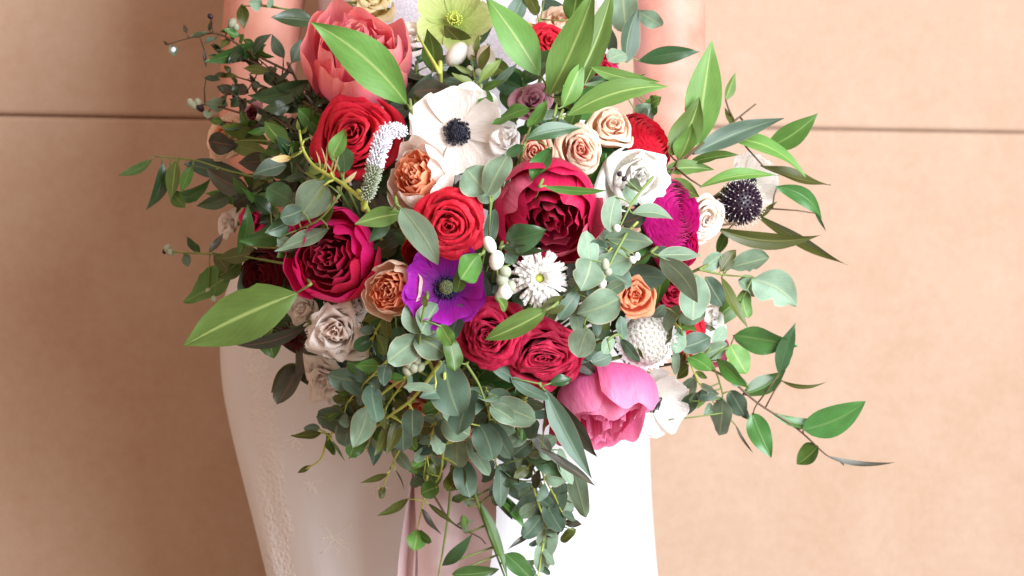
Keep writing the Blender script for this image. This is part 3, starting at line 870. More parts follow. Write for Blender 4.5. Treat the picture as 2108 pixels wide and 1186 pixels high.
bloom('peony', 1252, 822, 112, pe('pink', 'pink', close=.45, tall=1.35, n_out=8, n_in=8, ruf=.04), 'pale pink satin peony at the foot of the bouquet, opening downwards', 'peony', -.005, (.15, -1.9))
bloom('anemone', 1362, 836, 76, an('white', n=8), 'white anemone with black stamens beside the pale pink peony', 'anemone', .015, (.65, -.25))
bloom('spray_rose', 688, 684, 70, r_('blushpeach', 'blush', N=20, opened=.9, ruf=.11), 'blush white spray rose below the burgundy-hearted peony', 'rose', -.015, (-.2, -.1))
bloom('spray_rose', 666, 786, 60, r_('blush', 'blush', N=14, opened=1., ruf=.12), 'blush white spray rose hanging lowest over the gown', 'rose', .005, (-.35, -.5))
bloom('spray_rose', 622, 636, 36, r_('blush', 'blush', N=10, opened=.8, ruf=.06), 'small blush white spray rose tucked under the large light green leaf', 'rose', .01, (-.5, 0))
bloom('spray_rose', 728, 628, 38, r_('blush', 'blush', N=10, opened=.8, ruf=.06), 'little blush rose bud beside the small peach garden rose', 'rose', .01, (.2, .5))
bloom('rose', 1412, 690, 62, r_('red', 'red', N=20), 'scarlet rose behind eucalyptus next to the white scabious', 'rose', .03, (.6, -.1))
bloom('lisianthus', 1462, 655, 52, r_('white', 'white', N=10, ruf=.07), 'white lisianthus behind eucalyptus beside the scarlet rose', 'lisianthus', .035, (.6, -.1))
bloom('ranunculus', 1476, 722, 40, ra('pink', 'pink', N=24), 'small pink ranunculus peeping out behind eucalyptus', 'ranunculus', .03, (.7, -.2))
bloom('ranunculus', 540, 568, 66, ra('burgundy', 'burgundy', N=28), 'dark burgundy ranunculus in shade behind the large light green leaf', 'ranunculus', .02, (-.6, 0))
bloom('spray_rose', 516, 452, 34, r_('magenta', 'hotpink', N=12), 'small magenta rose peeping out of the dark ruscus', 'rose', .035, (-.7, .1))
bloom('spray_rose', 468, 462, 34, r_('blush', 'blush', N=8), 'pale blush rose bud at the edge of the dark ruscus', 'rose', .05, (-.9, 0))
bloom('spray_rose', 462, 282, 66, r_('orange', 'peach', N=18), 'orange peach rose in warm shade behind moss green leaves', 'rose', .055, (-.7, .3))
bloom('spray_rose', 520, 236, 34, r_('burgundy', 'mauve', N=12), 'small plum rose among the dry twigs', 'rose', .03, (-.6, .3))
bloom('hellebore', 935, 26, 88, hellebore, 'pale lime green hellebore above the white anemone', 'hellebore', -.03, (.02, .35))
bloom('spray_rose', 770, 4, 58, r_('cream', 'cream', N=12), 'creamy yellow rose behind the coral peony', 'rose', .015, (-.1, .7))
bloom('spray_rose', 846, 84, 50, r_('blush', 'blush', N=10, opened=.5), 'blush white rose bud between the coral peony and the hellebore', 'rose', .01, (.1, .6))
bloom('rose', 1128, 88, 58, r_('red', 'red', N=16), 'red rose behind the crossed light green leaves', 'rose', .02, (.1, .5))
bloom('rose', 1236, 152, 66, r_('deepred', 'hotpink', N=20), 'crimson pink rose behind the light green leaf above the peach roses', 'rose', .01, (.4, .4))
bloom('spray_rose', 1152, 42, 50, r_('peach', 'peach', N=12), 'peach rose above the red rose and crossed leaves', 'rose', .035, (.1, .7))
bloom('spray_rose', 1098, 206, 44, r_('mauve', 'mauve', N=12), 'dusky mauve rose behind ruscus leaves beside the large white anemone', 'rose', .0, (.0, .3))
bloom('spray_rose', 1040, 282, 32, r_('blush', 'blush', N=9), 'white rose bud touching the large white anemone', 'rose', -.01, (.1, .1))
bloom('spray_rose', 858, 838, 46, r_('orange', 'salmon', N=10), 'dusky orange rose deep under the hanging eucalyptus', 'rose', .03, (-.1, -.5))
bloom('ranunculus', 862, 520, 40, ra('red', 'red', N=20), 'small red ranunculus under the dull green leaf', 'ranunculus', .0, (-.2, -.1))
bloom('peony', 1172, 872, 60, pe('rosepink', 'rosepink', n_out=6, n_in=6), 'rose pink peony bud behind bronze leaves', 'peony', .03, (-.1, -.7))
bloom('anemone', 1190, 20, 60, an('white', n=7), 'white anemone behind the long light green leaf', 'anemone', .05, (.2, .5))
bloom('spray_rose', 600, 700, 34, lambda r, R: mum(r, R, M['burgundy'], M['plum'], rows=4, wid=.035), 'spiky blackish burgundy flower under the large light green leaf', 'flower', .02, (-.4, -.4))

# ------------------------------------------------------------------ leaves
KIND = {  # widest point, base fullness, tip sharpness
    'lance': (.42, .85, 1.05), 'ovate': (.38, .6, .85), 'round': (.50, .5, .5), 'strap': (.45, .7, 1.2), 'tear': (.62, .9, .6)}
def leaf_mesh(base, tip, width, normal, kind='lance', bend=0.0, fold=.25, curl=0.0, wave=.04, nv=13, nu=7, jag=0):
    """world-space leaf from base to tip; bend sags it sideways, curl out of its plane"""
    ax = tip - base; L_ = ax.length; t = ax.normalized()
    n = (normal - t * normal.dot(t)).normalized(); b = t.cross(n)
    wp, bs, ts = KIND[kind]
    vs, uv = [], []
    ph = nrg.rand() * 6.28
    jg = nrg.rand(nv)
    pet = .06
    for j in range(nv):
        v = j / (nv - 1)
        if v < wp: w = math.sin(math.pi / 2 * (v / wp)) ** bs
        else: w = max(0.0, math.cos(math.pi / 2 * ((v - wp) / (1 - wp)))) ** ts
        w = max(w, .03 if v < .5 else .012) * width / 2
        c = base + t * (L_ * v) + b * (bend * L_ * 4 * v * (1 - v)) + n * (curl * L_ * (4 * v * (1 - v)))
        for i in range(nu):
            u = -1 + 2 * i / (nu - 1)
            ww = w
            if jag and u > .3 and v > .3: ww = w * (1 - jag * jg[j])
            o = u * ww
            lift = abs(o) * fold + wave * width * math.sin(v * 9 + ph + (1.3 if u > 0 else 0)) * u * u
            vs.append(c + b * o + n * lift); uv.append(((u + 1) / 2, v))
    return vs, grid_faces(nu, nv), uv

def cam_normal(roll, t, extra=.25):
    """normal facing roughly out of the bouquet, rolled about the leaf axis"""
    n = Vector((rng.uniform(-extra, extra), -1, rng.uniform(-extra, extra) + .15))
    n = (n - t * n.dot(t)).normalized()
    return Matrix.Rotation(roll, 3, t) @ n

def sprig(name, label, cat_, stem, leaves, off=-.03, stemmat='stem', r=.0014, group=None, d1=None, buds=(), leafkind='lance', route=True):
    """stem: photo-plane polyline (first point nearest the bouquet); leaves: (bx,by,tx,ty,w,mat[,opts])"""
    d1 = off if d1 is None else d1
    n = len(stem)
    pts = [PD(p[0], p[1], off + (d1 - off) * i / max(1, n - 1)) for i, p in enumerate(stem)]
    root = empty(name, Matrix.Translation(pts[0])); inv = root.matrix_world.inverted()
    tag(root, label, cat_, group)
    path = smooth_path(pts, 5) if n > 1 else [pts[0]]
    if route:
        back = stem_route(pts[0], (0, 1, 0), .03)
        if n > 1:
            add_stem(root, path, M[stemmat], r, r * .45)
        add_stem(root, back, M[stemmat], r, r * 1.2)
    for lf in leaves:
        bx, by, tx, ty, w, mt = lf[:6]
        o = lf[6] if len(lf) > 6 else {}
        lo = o.get('o', 0.0)
        # depth follows the nearest stem point
        best = min(pts, key=lambda q: (q - P(bx, by, q.y)).length)
        b = P(bx, by, best.y + lo + rng.uniform(-.004, .004))
        t_ = P(tx, ty, best.y + lo + o.get('dd', rng.uniform(-.016, .016)))
        ax = (t_ - b).normalized()
        nrm = cam_normal(o.get('roll', rng.uniform(-.7, .7)), ax)
        k = w * S
        v, f, uv = leaf_mesh(b, t_, k, nrm, o.get('k', leafkind), o.get('bend', rng.uniform(-.06, .06)), o.get('fold', rng.uniform(.05, .45)), o.get('curl', rng.uniform(-.11, .11)), wave=rng.uniform(.02, .10), jag=o.get('jag', rng.choice([0, 0, 0, .18])))
        mesh_obj('leaf', [inv @ p for p in v], f, M[mt], root, uv)
        # petiole back to the stem
        near = min(path, key=lambda q: (q - b).length)
        if (near - b).length > .003:
            v, f, uv = tube([inv @ near, inv @ near.lerp(b, .6), inv @ (b + ax * .002)], r * .6, r * .45, 5)
            mesh_obj('leaf_stalk', v, f, M[stemmat], root, uv)
    for (x, y, rx, mt) in buds:
        best = min(path, key=lambda q: (q - P(x, y, q.y)).length)
        c = P(x, y, best.y)
        v, f = ball(c, rx * S, rx * S, rx * S * rng.uniform(1., 1.5), 9, 7, Matrix.Rotation(rng.uniform(-.8, .8), 3, 'Y'))
        mesh_obj('bud', [inv @ p for p in v], f, M[mt], root)
        if (best - c).length > .002:
            v, f, uv = tube([inv @ best, inv @ c], r * .5, r * .4, 5)
            mesh_obj('bud_stalk', v, f, M[stemmat], root, uv)
    return root

def RD(cx_, cy, ln, w, ang, mat, **o):
    """round leaf by centre, length, width and the direction its tip points (deg, 0 right, 90 up)"""
    a = math.radians(ang); dx, dy = math.cos(a) * ln / 2, -math.sin(a) * ln / 2
    o.setdefault('k', 'round'); o.setdefault('fold', rng.uniform(.0, .18))
    return (cx_ - dx, cy - dy, cx_ + dx, cy + dy, w, mat, o)

# --- big light green leaves
sprig('bay_leaf', 'broad light green leaf lying across the coral peony', 'leaf', [(845, 225), (838, 214)], [(838, 216, 640, 45, 88, 'bay', dict(bend=.06, roll=.1, dd=-.015, fold=.12))], off=-.065)
sprig('bay_leaf', 'light green blade leaf leaning left from the crossed pair by the hellebore', 'leaf', [(1125, 175), (1112, 155)], [(1112, 158, 1000, -8, 74, 'bay', dict(bend=0, roll=.3, fold=.2))], off=-.05)
sprig('bay_leaves', 'pair of long light green blade leaves rising to the right over the red rose', 'leaves', [(1140, 240), (1150, 200)], [(1128, 200, 1225, -25, 78, 'bay', dict(roll=-.3, fold=.2, bend=.03)), (1165, 200, 1262, -30, 62, 'bay', dict(roll=.25, o=.008)), (1158, 222, 1200, 125, 44, 'bay', dict(roll=.6, o=-.008))], off=-.06)
sprig('bay_leaves', 'light green leaves sweeping right above the peach roses', 'leaves', [(1150, 245), (1185, 228)], [(1168, 238, 1378, 178, 58, 'bay', dict(bend=-.05, fold=.15)), (1215, 138, 1358, 168, 30, 'bay', dict(bend=.05)), (1195, 175, 1330, 152, 20, 'mid', {})], off=-.06)
sprig('bay_leaf', 'largest light green leaf with pale midrib, pointing out over the gown', 'leaf', [(640, 585), (606, 606)], [(612, 604, 378, 712, 112, 'bay', dict(bend=.02, roll=-.05, fold=.12, dd=.01, curl=.02))], off=-.045)
sprig('bay_branch', 'light green bay branch fanning out above the dark scabious', 'branch', [(1390, 345), (1440, 300), (1500, 258), (1556, 214)],
      [(1436, 302, 1466, 82, 78, 'bay', dict(roll=.1, fold=.22, bend=-.02)), (1378, 322, 1440, 200, 66, 'bay', dict(o=.01)), (1396, 330, 1425, 255, 50, 'bay', dict(o=-.004)),
       (1492, 208, 1514, 150, 26, 'bay', {}), (1512, 262, 1492, 222, 14, 'olive', {}), (1425, 318, 1616, 243, 46, 'eucd', dict(bend=-.05)), (1576, 306, 1684, 233, 52, 'mid', dict(bend=.05)),
       (1486, 286, 1658, 364, 52, 'bay', dict(bend=-.08, o=-.01)), (1566, 340, 1710, 382, 36, 'olive', dict(bend=-.05)), (1420, 335, 1520, 318, 30, 'mid', dict(o=.01)),
       (1362, 352, 1470, 350, 34, 'bay', {}), (1440, 385, 1604, 362, 32, 'bay', dict(bend=-.03, o=-.02)), (1372, 372, 1440, 405, 40, 'bay', {})], off=-.005, d1=.02, stemmat='twig', r=.0018)
sprig('willow_branch', 'narrow dark olive leaves hanging to the right under the dark scabious', 'branch', [(1450, 455), (1500, 462), (1590, 430)],
      [(1596, 384, 1692, 452, 38, 'rus', dict(bend=-.14, k='strap')), (1676, 436, 1700, 476, 7, 'dark', {}), (1476, 470, 1690, 484, 38, 'olive', dict(bend=.10, k='strap')), (1556, 440, 1744, 546, 32, 'olive', dict(bend=.05, k='strap')),
       (1560, 452, 1600, 415, 14, 'olive', {}), (1500, 470, 1475, 530, 30, 'mid', dict(o=.01))], off=.0, d1=.02, stemmat='twig')
# --- left hand ruscus
sprig('ruscus_sprig', 'ruscus sprig with small drooping leaves reaching far out over the wall', 'sprig', [(560, 372), (470, 352), (400, 330), (318, 322)],
      [(312, 330, 242, 362, 26, 'rus', dict(bend=-.08)), (334, 334, 300, 433, 32, 'dark', dict(bend=-.10)), (362, 330, 352, 412, 40, 'bay', dict(roll=.4)), (396, 342, 374, 398, 28, 'mid', {}),
       (348, 402, 434, 366, 32, 'rus', dict(bend=.2)), (352, 395, 382, 428, 34, 'mid', {}), (378, 338, 512, 362, 46, 'eucd', dict(bend=-.03)), (486, 398, 404, 424, 34, 'dark', dict(bend=-.06)), (440, 350, 470, 400, 30, 'dark', {}),
       (520, 372, 590, 345, 44, 'dark', {}), (500, 360, 560, 410, 40, 'mid', {})], off=.01, d1=.03)
sprig('ruscus_sprig', 'glossy ruscus sprig with upright leaf beside the burgundy ranunculus', 'sprig', [(640, 505), (560, 510), (500, 505)],
      [(492, 525, 510, 420, 32, 'rus', dict(roll=.5)), (588, 480, 492, 496, 44, 'rus', dict(bend=.05)), (560, 440, 520, 400, 36, 'dark', {}), (600, 455, 545, 480, 40, 'dark', {}), (620, 500, 570, 530, 36, 'mid', {}), (660, 470, 565, 518, 36, 'eucd', {})], off=-.015)
sprig('bud_sprig', 'brown budded sprig pointing left above the large light green leaf', 'sprig', [(600, 545), (480, 526), (372, 520), (346, 514)],
      [(412, 520, 384, 488, 24, 'dark', {}), (380, 522, 388, 550, 24, 'eucd', {}), (440, 522, 470, 560, 30, 'olive', {}), (480, 560, 377, 622, 80, 'mid', dict(bend=.05, k='ovate', o=.012)), (500, 530, 446, 570, 46, 'mid', {}), (430, 520, 460, 480, 16, 'twig' if False else 'bronze', {})],
      off=.01, d1=.03, stemmat='stem', buds=[(345, 512, 9, 'greybud'), (352, 520, 8, 'greybud'), (340, 516, 6, 'plum'), (430, 600, 8, 'greybud'), (440, 615, 7, 'greybud')])
sprig('burgundy_leaf', 'dark maroon pointed leaf under the large light green leaf', 'leaf', [(640, 665), (630, 672)], [(632, 672, 484, 710, 30, 'bronze', dict(bend=-.08))], off=.0)
sprig('pointed_leaf', 'short pointed green leaf hanging over the top of the gown', 'leaf', [(560, 680), (556, 688)], [(552, 684, 564, 738, 50, 'mid', dict(k='ovate', roll=.1))], off=.0)
# --- dry twigs upper left
sprig('dry_sprig', 'dry brown sprig with withered tip leaves beside the arm', 'sprig', [(600, 150), (520, 110), (450, 70), (400, 76), (342, 92)],
      [(392, 76, 430, 66, 16, 'dark', {}), (352, 92, 360, 116, 20, 'greybud' if False else 'eucd', {}), (346, 92, 336, 84, 8, 'bronze', {}), (430, 64, 436, 38, 9, 'bronze', {}), (385, 68, 378, 50, 10, 'bronze', {}), (445, 80, 420, 92, 20, 'eucd', {}), (470, 78, 455, 100, 20, 'olive', {}), (480, 85, 470, 40, 16, 'eucd', {}), (420, 100, 425, 140, 8, 'bronze', {}), (500, 95, 470, 130, 24, 'dark', {}), (520, 110, 560, 70, 26, 'eucd', {})],
      off=.02, d1=.05, stemmat='twig', buds=[(433, 34, 6, 'plum'), (478, 48, 9, 'greybud'), (486, 56, 7, 'greybud'), (356, 104, 7, 'silver')])
sprig('dark_ruscus', 'dark glossy ruscus leaves between the dry sprig and the coral peony', 'sprig', [(640, 190), (580, 160), (530, 120)],
      [(548, 92, 420, 128, 40, 'rus', dict(bend=-.05)), (638, 165, 510, 196, 46, 'dark', dict(bend=-.10)), (512, 190, 446, 180, 42, 'bronze', dict(k='ovate')), (600, 130, 620, 80, 34, 'eucd', {}), (585, 120, 560, 70, 26, 'eucd', {}), (560, 150, 500, 140, 24, 'olive', {}), (600, 215, 540, 225, 34, 'dark', {}), (620, 230, 560, 190, 34, 'dark', {})], off=.01, d1=.03, stemmat='twig')
sprig('bud_sprig', 'grey-green budded sprig crossing in front of the wall joint', 'sprig', [(560, 260), (500, 235), (440, 218), (398, 215)],
      [(470, 218, 420, 212, 34, 'euc', {}), (430, 228, 425, 245, 22, 'euc', {}), (500, 240, 520, 215, 20, 'eucd', {}), (420, 160, 455, 165, 16, 'eucd', {})], off=.03, d1=.05, stemmat='twig',
      buds=[(392, 212, 8, 'greybud'), (400, 218, 9, 'greybud'), (408, 212, 8, 'greybud'), (412, 222, 8, 'plum'), (540, 238, 11, 'bud'), (515, 238, 9, 'mauve' if False else 'silver')])
sprig('dark_leaves', 'dark green leaves in front of the bare arm above the coral peony', 'leaves', [(700, 70), (660, 45), (600, 20)],
      [(648, 44, 558, 36, 44, 'dark', dict(bend=.04)), (665, 40, 735, 2, 34, 'olive', {}), (498, 8, 502, 60, 28, 'olive', {}), (540, 10, 510, 4, 30, 'euc', {}), (560, 14, 552, -8, 22, 'euc', {}), (655, 60, 645, 90, 36, 'dark', {})], off=.0, d1=.03)
def scrub(label, stem, n, mats, off, d1, spread, size):
    lv = []
    for j in range(n):
        t = rng.random(); q = t * (len(stem) - 1); i = min(len(stem) - 2, int(q)); fr = q - i
        x = stem[i][0] + (stem[i + 1][0] - stem[i][0]) * fr + rng.uniform(-6, 6); y = stem[i][1] + (stem[i + 1][1] - stem[i][1]) * fr + rng.uniform(-6, 6)
        a = rng.uniform(0, 6.28); ln = rng.uniform(.6, 1.2) * spread
        lv.append((x, y, x + math.cos(a) * ln, y + math.sin(a) * ln * .8, rng.uniform(.6, 1.2) * size, rng.choice(mats), dict(roll=rng.uniform(-1, 1), curl=rng.uniform(-.15, .15))))
    sprig('withered_sprig', label, 'sprig', stem, lv, off=off, d1=d1, stemmat='twig', r=.0012)
scrub('withered grey-green sprig with small curled leaves beside the coral peony', [(620, 215), (560, 150), (500, 120), (455, 110)], 22, ['eucd', 'dark', 'bronze', 'olive', 'dark'], .01, .04, 36, 18)
scrub('withered sprig of small dark leaves above the moss green leaves', [(620, 280), (560, 240), (500, 205), (470, 190)], 22, ['dark', 'bronze', 'eucd', 'dark'], .005, .03, 40, 22)
scrub('withered brown sprig of tiny leaves among the dark ruscus', [(600, 200), (560, 185), (510, 165), (450, 150)], 18, ['bronze', 'olive', 'eucd'], .02, .04, 30, 14)
scrub('dark small-leaved sprig beside the yellow-green thready stem', [(640, 380), (600, 320), (570, 270)], 18, ['dark', 'mid', 'eucd', 'moss'], .0, .02, 44, 24)
scrub('dense dark small-leaved sprig low against the bare arm', [(640, 240), (590, 190), (540, 140), (500, 80), (480, 60)], 26, ['dark', 'eucd', 'dark', 'bronze', 'mid'], .02, .045, 42, 20)
scrub('dense dark sprig filling the gap beside the small plum rose', [(640, 300), (580, 270), (520, 260), (460, 250)], 26, ['dark', 'dark', 'mid', 'eucd', 'bronze'], .015, .04, 44, 24)
scrub('tangle of thin brown leaflets in front of the coral peony foot', [(660, 230), (620, 210), (570, 215)], 20, ['bronze', 'dark', 'olive'], -.005, .01, 38, 12)
scrub('dark small-leaved sprig behind the upright ruscus leaf', [(600, 470), (540, 420), (480, 390)], 18, ['dark', 'mid', 'rus', 'dark'], .015, .035, 50, 26)
sprig('moss_leaves', 'moss green broad leaves in front of the orange peach rose', 'leaves', [(600, 300), (540, 290), (480, 290)],
      [(455, 262, 560, 300, 44, 'moss', {}), (470, 300, 560, 322, 36, 'moss', {}), (430, 290, 490, 300, 50, 'bronze', dict(k='ovate')), (560, 330, 490, 335, 44, 'bronze', {}), (590, 300, 545, 250, 44, 'mid', {}), (605, 330, 570, 280, 36, 'dark', {}), (600, 360, 640, 300, 44, 'dark', {}), (590, 340, 520, 360, 40, 'eucd', {})], off=-.005, d1=.02)
sprig('eucalyptus_sprig', 'broad grey eucalyptus leaves above the burgundy-hearted peony', 'sprig', [(700, 400), (660, 450), (610, 475)],
      [RD(640, 415, 100, 72, 235, 'euc', k='ovate'), RD(665, 440, 90, 56, 60, 'bay', k='ovate'), (680, 470, 566, 516, 38, 'euc', dict(bend=.05)), RD(600, 440, 50, 44, 200, 'eucd'), (570, 490, 610, 520, 30, 'euc', {}), RD(575, 400, 60, 50, 150, 'dark'), RD(705, 330, 50, 44, 100, 'dark')], off=-.03)
sprig('bud_spray', 'yellow-green thready flower stem in front of the bright red rose', 'sprig', [(742, 408), (700, 375), (650, 345), (625, 310), (616, 268)],
      [(616, 270, 612, 245, 8, 'moss', {}), (618, 275, 634, 258, 8, 'moss', {}), (622, 292, 640, 282, 7, 'moss', {}), (600, 325, 556, 328, 18, 'cream', {}), (600, 325, 620, 312, 6, 'moss', {}),
       (660, 350, 650, 310, 4, 'cream', {}), (665, 352, 672, 300, 4, 'cream', {}), (672, 356, 660, 302, 4, 'cream', {}), (680, 360, 688, 305, 4, 'cream', {}), (685, 363, 700, 312, 4, 'cream', {}), (690, 366, 668, 330, 4, 'cream', {}), (660, 372, 625, 355, 8, 'moss', {}), (668, 378, 650, 420, 5, 'moss', {}), (705, 378, 735, 352, 10, 'cream', {})],
      off=-.065, stemmat='ystem', r=.0022)
sprig('small_leaf', 'little green leaf standing on the bright red rose', 'leaf', [(685, 330), (682, 324)], [(680, 328, 712, 264, 34, 'bay', dict(roll=.2))], off=-.085)
# veronica
def veronica():
    pts = smooth_path([PD(748, 432, -.05), PD(762, 380, -.075), PD(778, 320, -.09), PD(796, 272, -.09), PD(832, 270, -.08)], 8)
    root = empty('veronica_spike', Matrix.Translation(pts[0])); inv = root.matrix_world.inverted()
    tag(root, 'white curved veronica spike with lilac tip beside the bright red rose', 'flower spike')
    add_stem(root, pts, M['ystem'], .0025, .001)
    add_stem(root, stem_route(pts[0]), M['stem'])
    lo, hi = MB(), MB()
    n = len(pts)
    for k in range(560):
        t = .12 + .88 * (k / 560) ** 1.0; i = min(n - 2, int(t * (n - 1))); fr = t * (n - 1) - i
        c = pts[i].lerp(pts[i + 1], fr); ax = (pts[i + 1] - pts[i]).normalized()
        a = ax.cross(Vector((0, 1, 0))).normalized(); b = ax.cross(a); an_ = k * 2.39996
        rad = S * (11 + 5 * math.sin(t * 3.0)) * (1 if t < .93 else .75)
        nrm = a * math.cos(an_) + b * math.sin(an_)
        p = inv @ (c + nrm * rad * .7); e = inv @ (c + nrm * rad * nrg.uniform(.85, 1.25) + ax * nrg.uniform(.0, .003))
        mbx = hi if t > .40 else lo
        v, f, uv = tube([inv @ c, p, e], .0009, .0005, 4); mbx.add(v, f, uv)
        v, f = ball(e, nrg.uniform(.0004, .0008) if t < .4 else nrg.uniform(.0005, .0011), None, None, 6, 4); mbx.add(v, f)
    tag(lo.build('green_florets', M['greybud'], root), kind='stuff')
    tag(hi.build('white_florets', M['silver'], root), kind='stuff')
veronica()
# --- ruscus and single leaves through the middle
sprig('ruscus_sprig', 'ruscus sprig with dark leaves between the large white anemone and the peach roses', 'sprig', [(1075, 310), (1092, 262), (1110, 215)],
      [(1092, 222, 1012, 256, 46, 'mid', dict(bend=.06)), (1082, 286, 1198, 264, 34, 'dark', dict(bend=-.05)), (1138, 304, 1092, 376, 42, 'rus', dict(bend=.06)), (1086, 262, 1125, 205, 34, 'mid', {}), (1110, 240, 1160, 232, 22, 'euc', {}), (1080, 300, 1035, 325, 24, 'dark', {})], off=-.055)
sprig('slender_leaf', 'slender green leaf laid over the dark crimson peony', 'leaf', [(1110, 385), (1125, 382)], [(1120, 384, 1250, 392, 18, 'mid', dict(bend=.05))], off=-.06)
sprig('eucalyptus_sprig', 'pair of sage eucalyptus leaves between the large white anemone and crimson peony', 'sprig', [(1010, 420), (1005, 380)],
      [RD(980, 372, 64, 70, 130, 'euc'), RD(1024, 360, 96, 54, 62, 'euc'), RD(1005, 398, 40, 50, 300, 'euc', o=.006), RD(1012, 470, 80, 30, 80, 'eucd', o=.03)], off=-.045)
sprig('dull_leaf', 'dull green pointed leaf hanging over the lower bright red rose', 'leaf', [(815, 420), (830, 432)], [(826, 428, 902, 546, 62, 'euc', dict(bend=-.05, k='ovate', fold=.1)), (830, 440, 730, 462, 40, 'bay', dict(o=.015)), (800, 440, 760, 500, 40, 'dark', dict(o=.02))], off=-.06)
sprig('dark_leaf', 'dark green oval leaf lying on the crimson peony', 'leaf', [(1030, 510), (1046, 502)], [(1042, 496, 1124, 474, 58, 'dark', dict(k='ovate', roll=.1)), (1030, 506, 1122, 516, 24, 'dark', {})], off=-.05)
sprig('lobed_leaf', 'mid green lobed leaf above the purple anemone', 'leaf', [(995, 520), (985, 530)], [RD(968, 548, 66, 64, 235, 'mid', k='tear'), RD(945, 575, 54, 26, 260, 'mid')], off=-.055)
sprig('oblong_leaf', 'light green oblong leaf lying over the deep red ruffled rose', 'leaf', [(1140, 630), (1122, 640)], [(1124, 640, 998, 700, 46, 'bay', dict(k='ovate', bend=-.04)), (1110, 640, 1170, 610, 34, 'olive', dict(o=.01))], off=-.055)
sprig('berry_sprig', 'sprig of silvery white buds between the crimson peony and chrysanthemum', 'sprig', [(1030, 600), (1022, 550), (1008, 500)],
      [(1040, 640, 1022, 612, 22, 'bay', {}), (1060, 545, 1040, 520, 30, 'eucd', {})], off=-.05, buds=[(1008, 504, 12, 'bud'), (1022, 536, 15, 'bud'), (1040, 560, 12, 'greybud'), (1034, 575, 12, 'greybud'), (1040, 600, 15, 'bud'), (1052, 590, 10, 'greybud'), (1030, 608, 10, 'greybud')])
sprig('thread_leaf', 'thin lime green stalk crossing right of the coral peony', 'stalk', [(905, 150), (862, 76)], [(868, 84, 858, 66, 5, 'moss', {})], off=-.05, stemmat='ystem', r=.002)
sprig('wax_flower_sprig', 'sprig of white buds and lime leaflets under the hellebore', 'sprig', [(985, 190), (975, 150), (970, 105)],
      [(985, 150, 1010, 90, 26, 'moss', {}), (980, 120, 985, 72, 14, 'lime' if False else 'moss', {}), (985, 170, 1035, 120, 22, 'moss', {}), (980, 175, 930, 150, 20, 'moss', {}), (975, 150, 930, 130, 12, 'moss', {}), (990, 185, 1040, 165, 20, 'mid', {}), (985, 190, 1015, 210, 34, 'mid', {}), (960, 180, 910, 165, 26, 'eucd', {}), (1010, 180, 1065, 130, 20, 'eucd', {})],
      off=-.03, buds=[(940, 112, 20, 'bud'), (1000, 122, 20, 'bud'), (972, 108, 12, 'bud'), (985, 150, 9, 'greybud'), (968, 146, 8, 'greybud')])
sprig('grey_leaves', 'grey bronze leaves above the large white anemone', 'leaves', [(860, 215), (880, 190)], [(850, 190, 935, 185, 50, 'bronze', dict(k='ovate')), (870, 250, 850, 195, 34, 'moss', {}), (840, 250, 862, 300, 28, 'dark', {}), (890, 150, 880, 60, 52, 'mid', dict(o=.02))], off=-.005)
# --- upper right eucalyptus
sprig('eucalyptus_sprig', 'upright eucalyptus sprig against the bare arm above the peach roses', 'sprig', [(1260, 150), (1280, 110), (1290, 20)],
      [RD(1285, 20, 100, 70, 95, 'euc', o=.01), RD(1335, 38, 66, 44, 330, 'euc', o=.02), (1290, 130, 1314, 18, 54, 'eucd', dict(roll=.5, o=-.01)), RD(1258, 85, 76, 34, 100, 'eucd'), RD(1270, 118, 40, 40, 20, 'euc'), (1314, 126, 1442, 106, 38, 'dark', dict(bend=-.03)), (1335, 215, 1362, 200, 30, 'bay', dict(o=.02)), (1340, 240, 1350, 195, 34, 'mid', dict(o=.02)), (1310, 240, 1340, 215, 36, 'euc', dict(o=.02))], off=.0, d1=.03)
sprig('eucalyptus_sprig', 'dark eucalyptus tips between the hellebore and the crossed leaves', 'sprig', [(1090, 100), (1110, 50), (1120, 0)],
      [RD(1150, 30, 90, 50, 320, 'eucd'), RD(1060, 20, 70, 40, 60, 'eucd'), RD(1095, 10, 50, 30, 120, 'olive'), (1110, 60, 1160, 110, 40, 'moss', {}), (1100, 50, 1070, 60, 30, 'cream', {}), RD(1180, 10, 70, 50, 80, 'mid')], off=.025, d1=.035)
# --- centre-right eucalyptus
sprig('eucalyptus_sprig', 'sage eucalyptus sprig with large round leaves between the chrysanthemum and orange rose', 'sprig', [(1290, 480), (1255, 545), (1235, 600), (1205, 660), (1200, 700)],
      [RD(1212, 512, 76, 50, 95, 'euc'), RD(1206, 566, 70, 68, 250, 'euc', k='ovate'), RD(1294, 496, 100, 64, 355, 'euc', k='ovate'), RD(1262, 545, 84, 62, 200, 'euc', o=.008), RD(1270, 570, 70, 50, 330, 'eucd', o=.012), RD(1232, 630, 96, 74, 200, 'euc', k='ovate', o=-.006), RD(1190, 662, 60, 32, 100, 'euc'), RD(1200, 706, 62, 56, 250, 'euc'), RD(1170, 630, 70, 34, 235, 'eucd'), RD(1268, 594, 40, 30, 30, 'euc')],
      off=-.055, buds=[(1246, 545, 9, 'greybud'), (1252, 560, 8, 'greybud'), (1302, 535, 7, 'bud'), (1312, 528, 6, 'bud'), (1240, 585, 9, 'bud')])
sprig('eucalyptus_sprig', 'grey sprig of eucalyptus hanging from the white lisianthus', 'sprig', [(1330, 380), (1300, 420), (1275, 470)],
      [RD(1262, 440, 76, 44, 260, 'euc'), (1296, 370, 1320, 390, 26, 'euc', {}), (1300, 440, 1385, 452, 36, 'euc', dict(bend=-.05)), RD(1300, 400, 50, 30, 300, 'euc')], off=-.06, buds=[(1275, 358, 5, 'plum'), (1285, 368, 5, 'plum'), (1270, 470, 8, 'bud')])
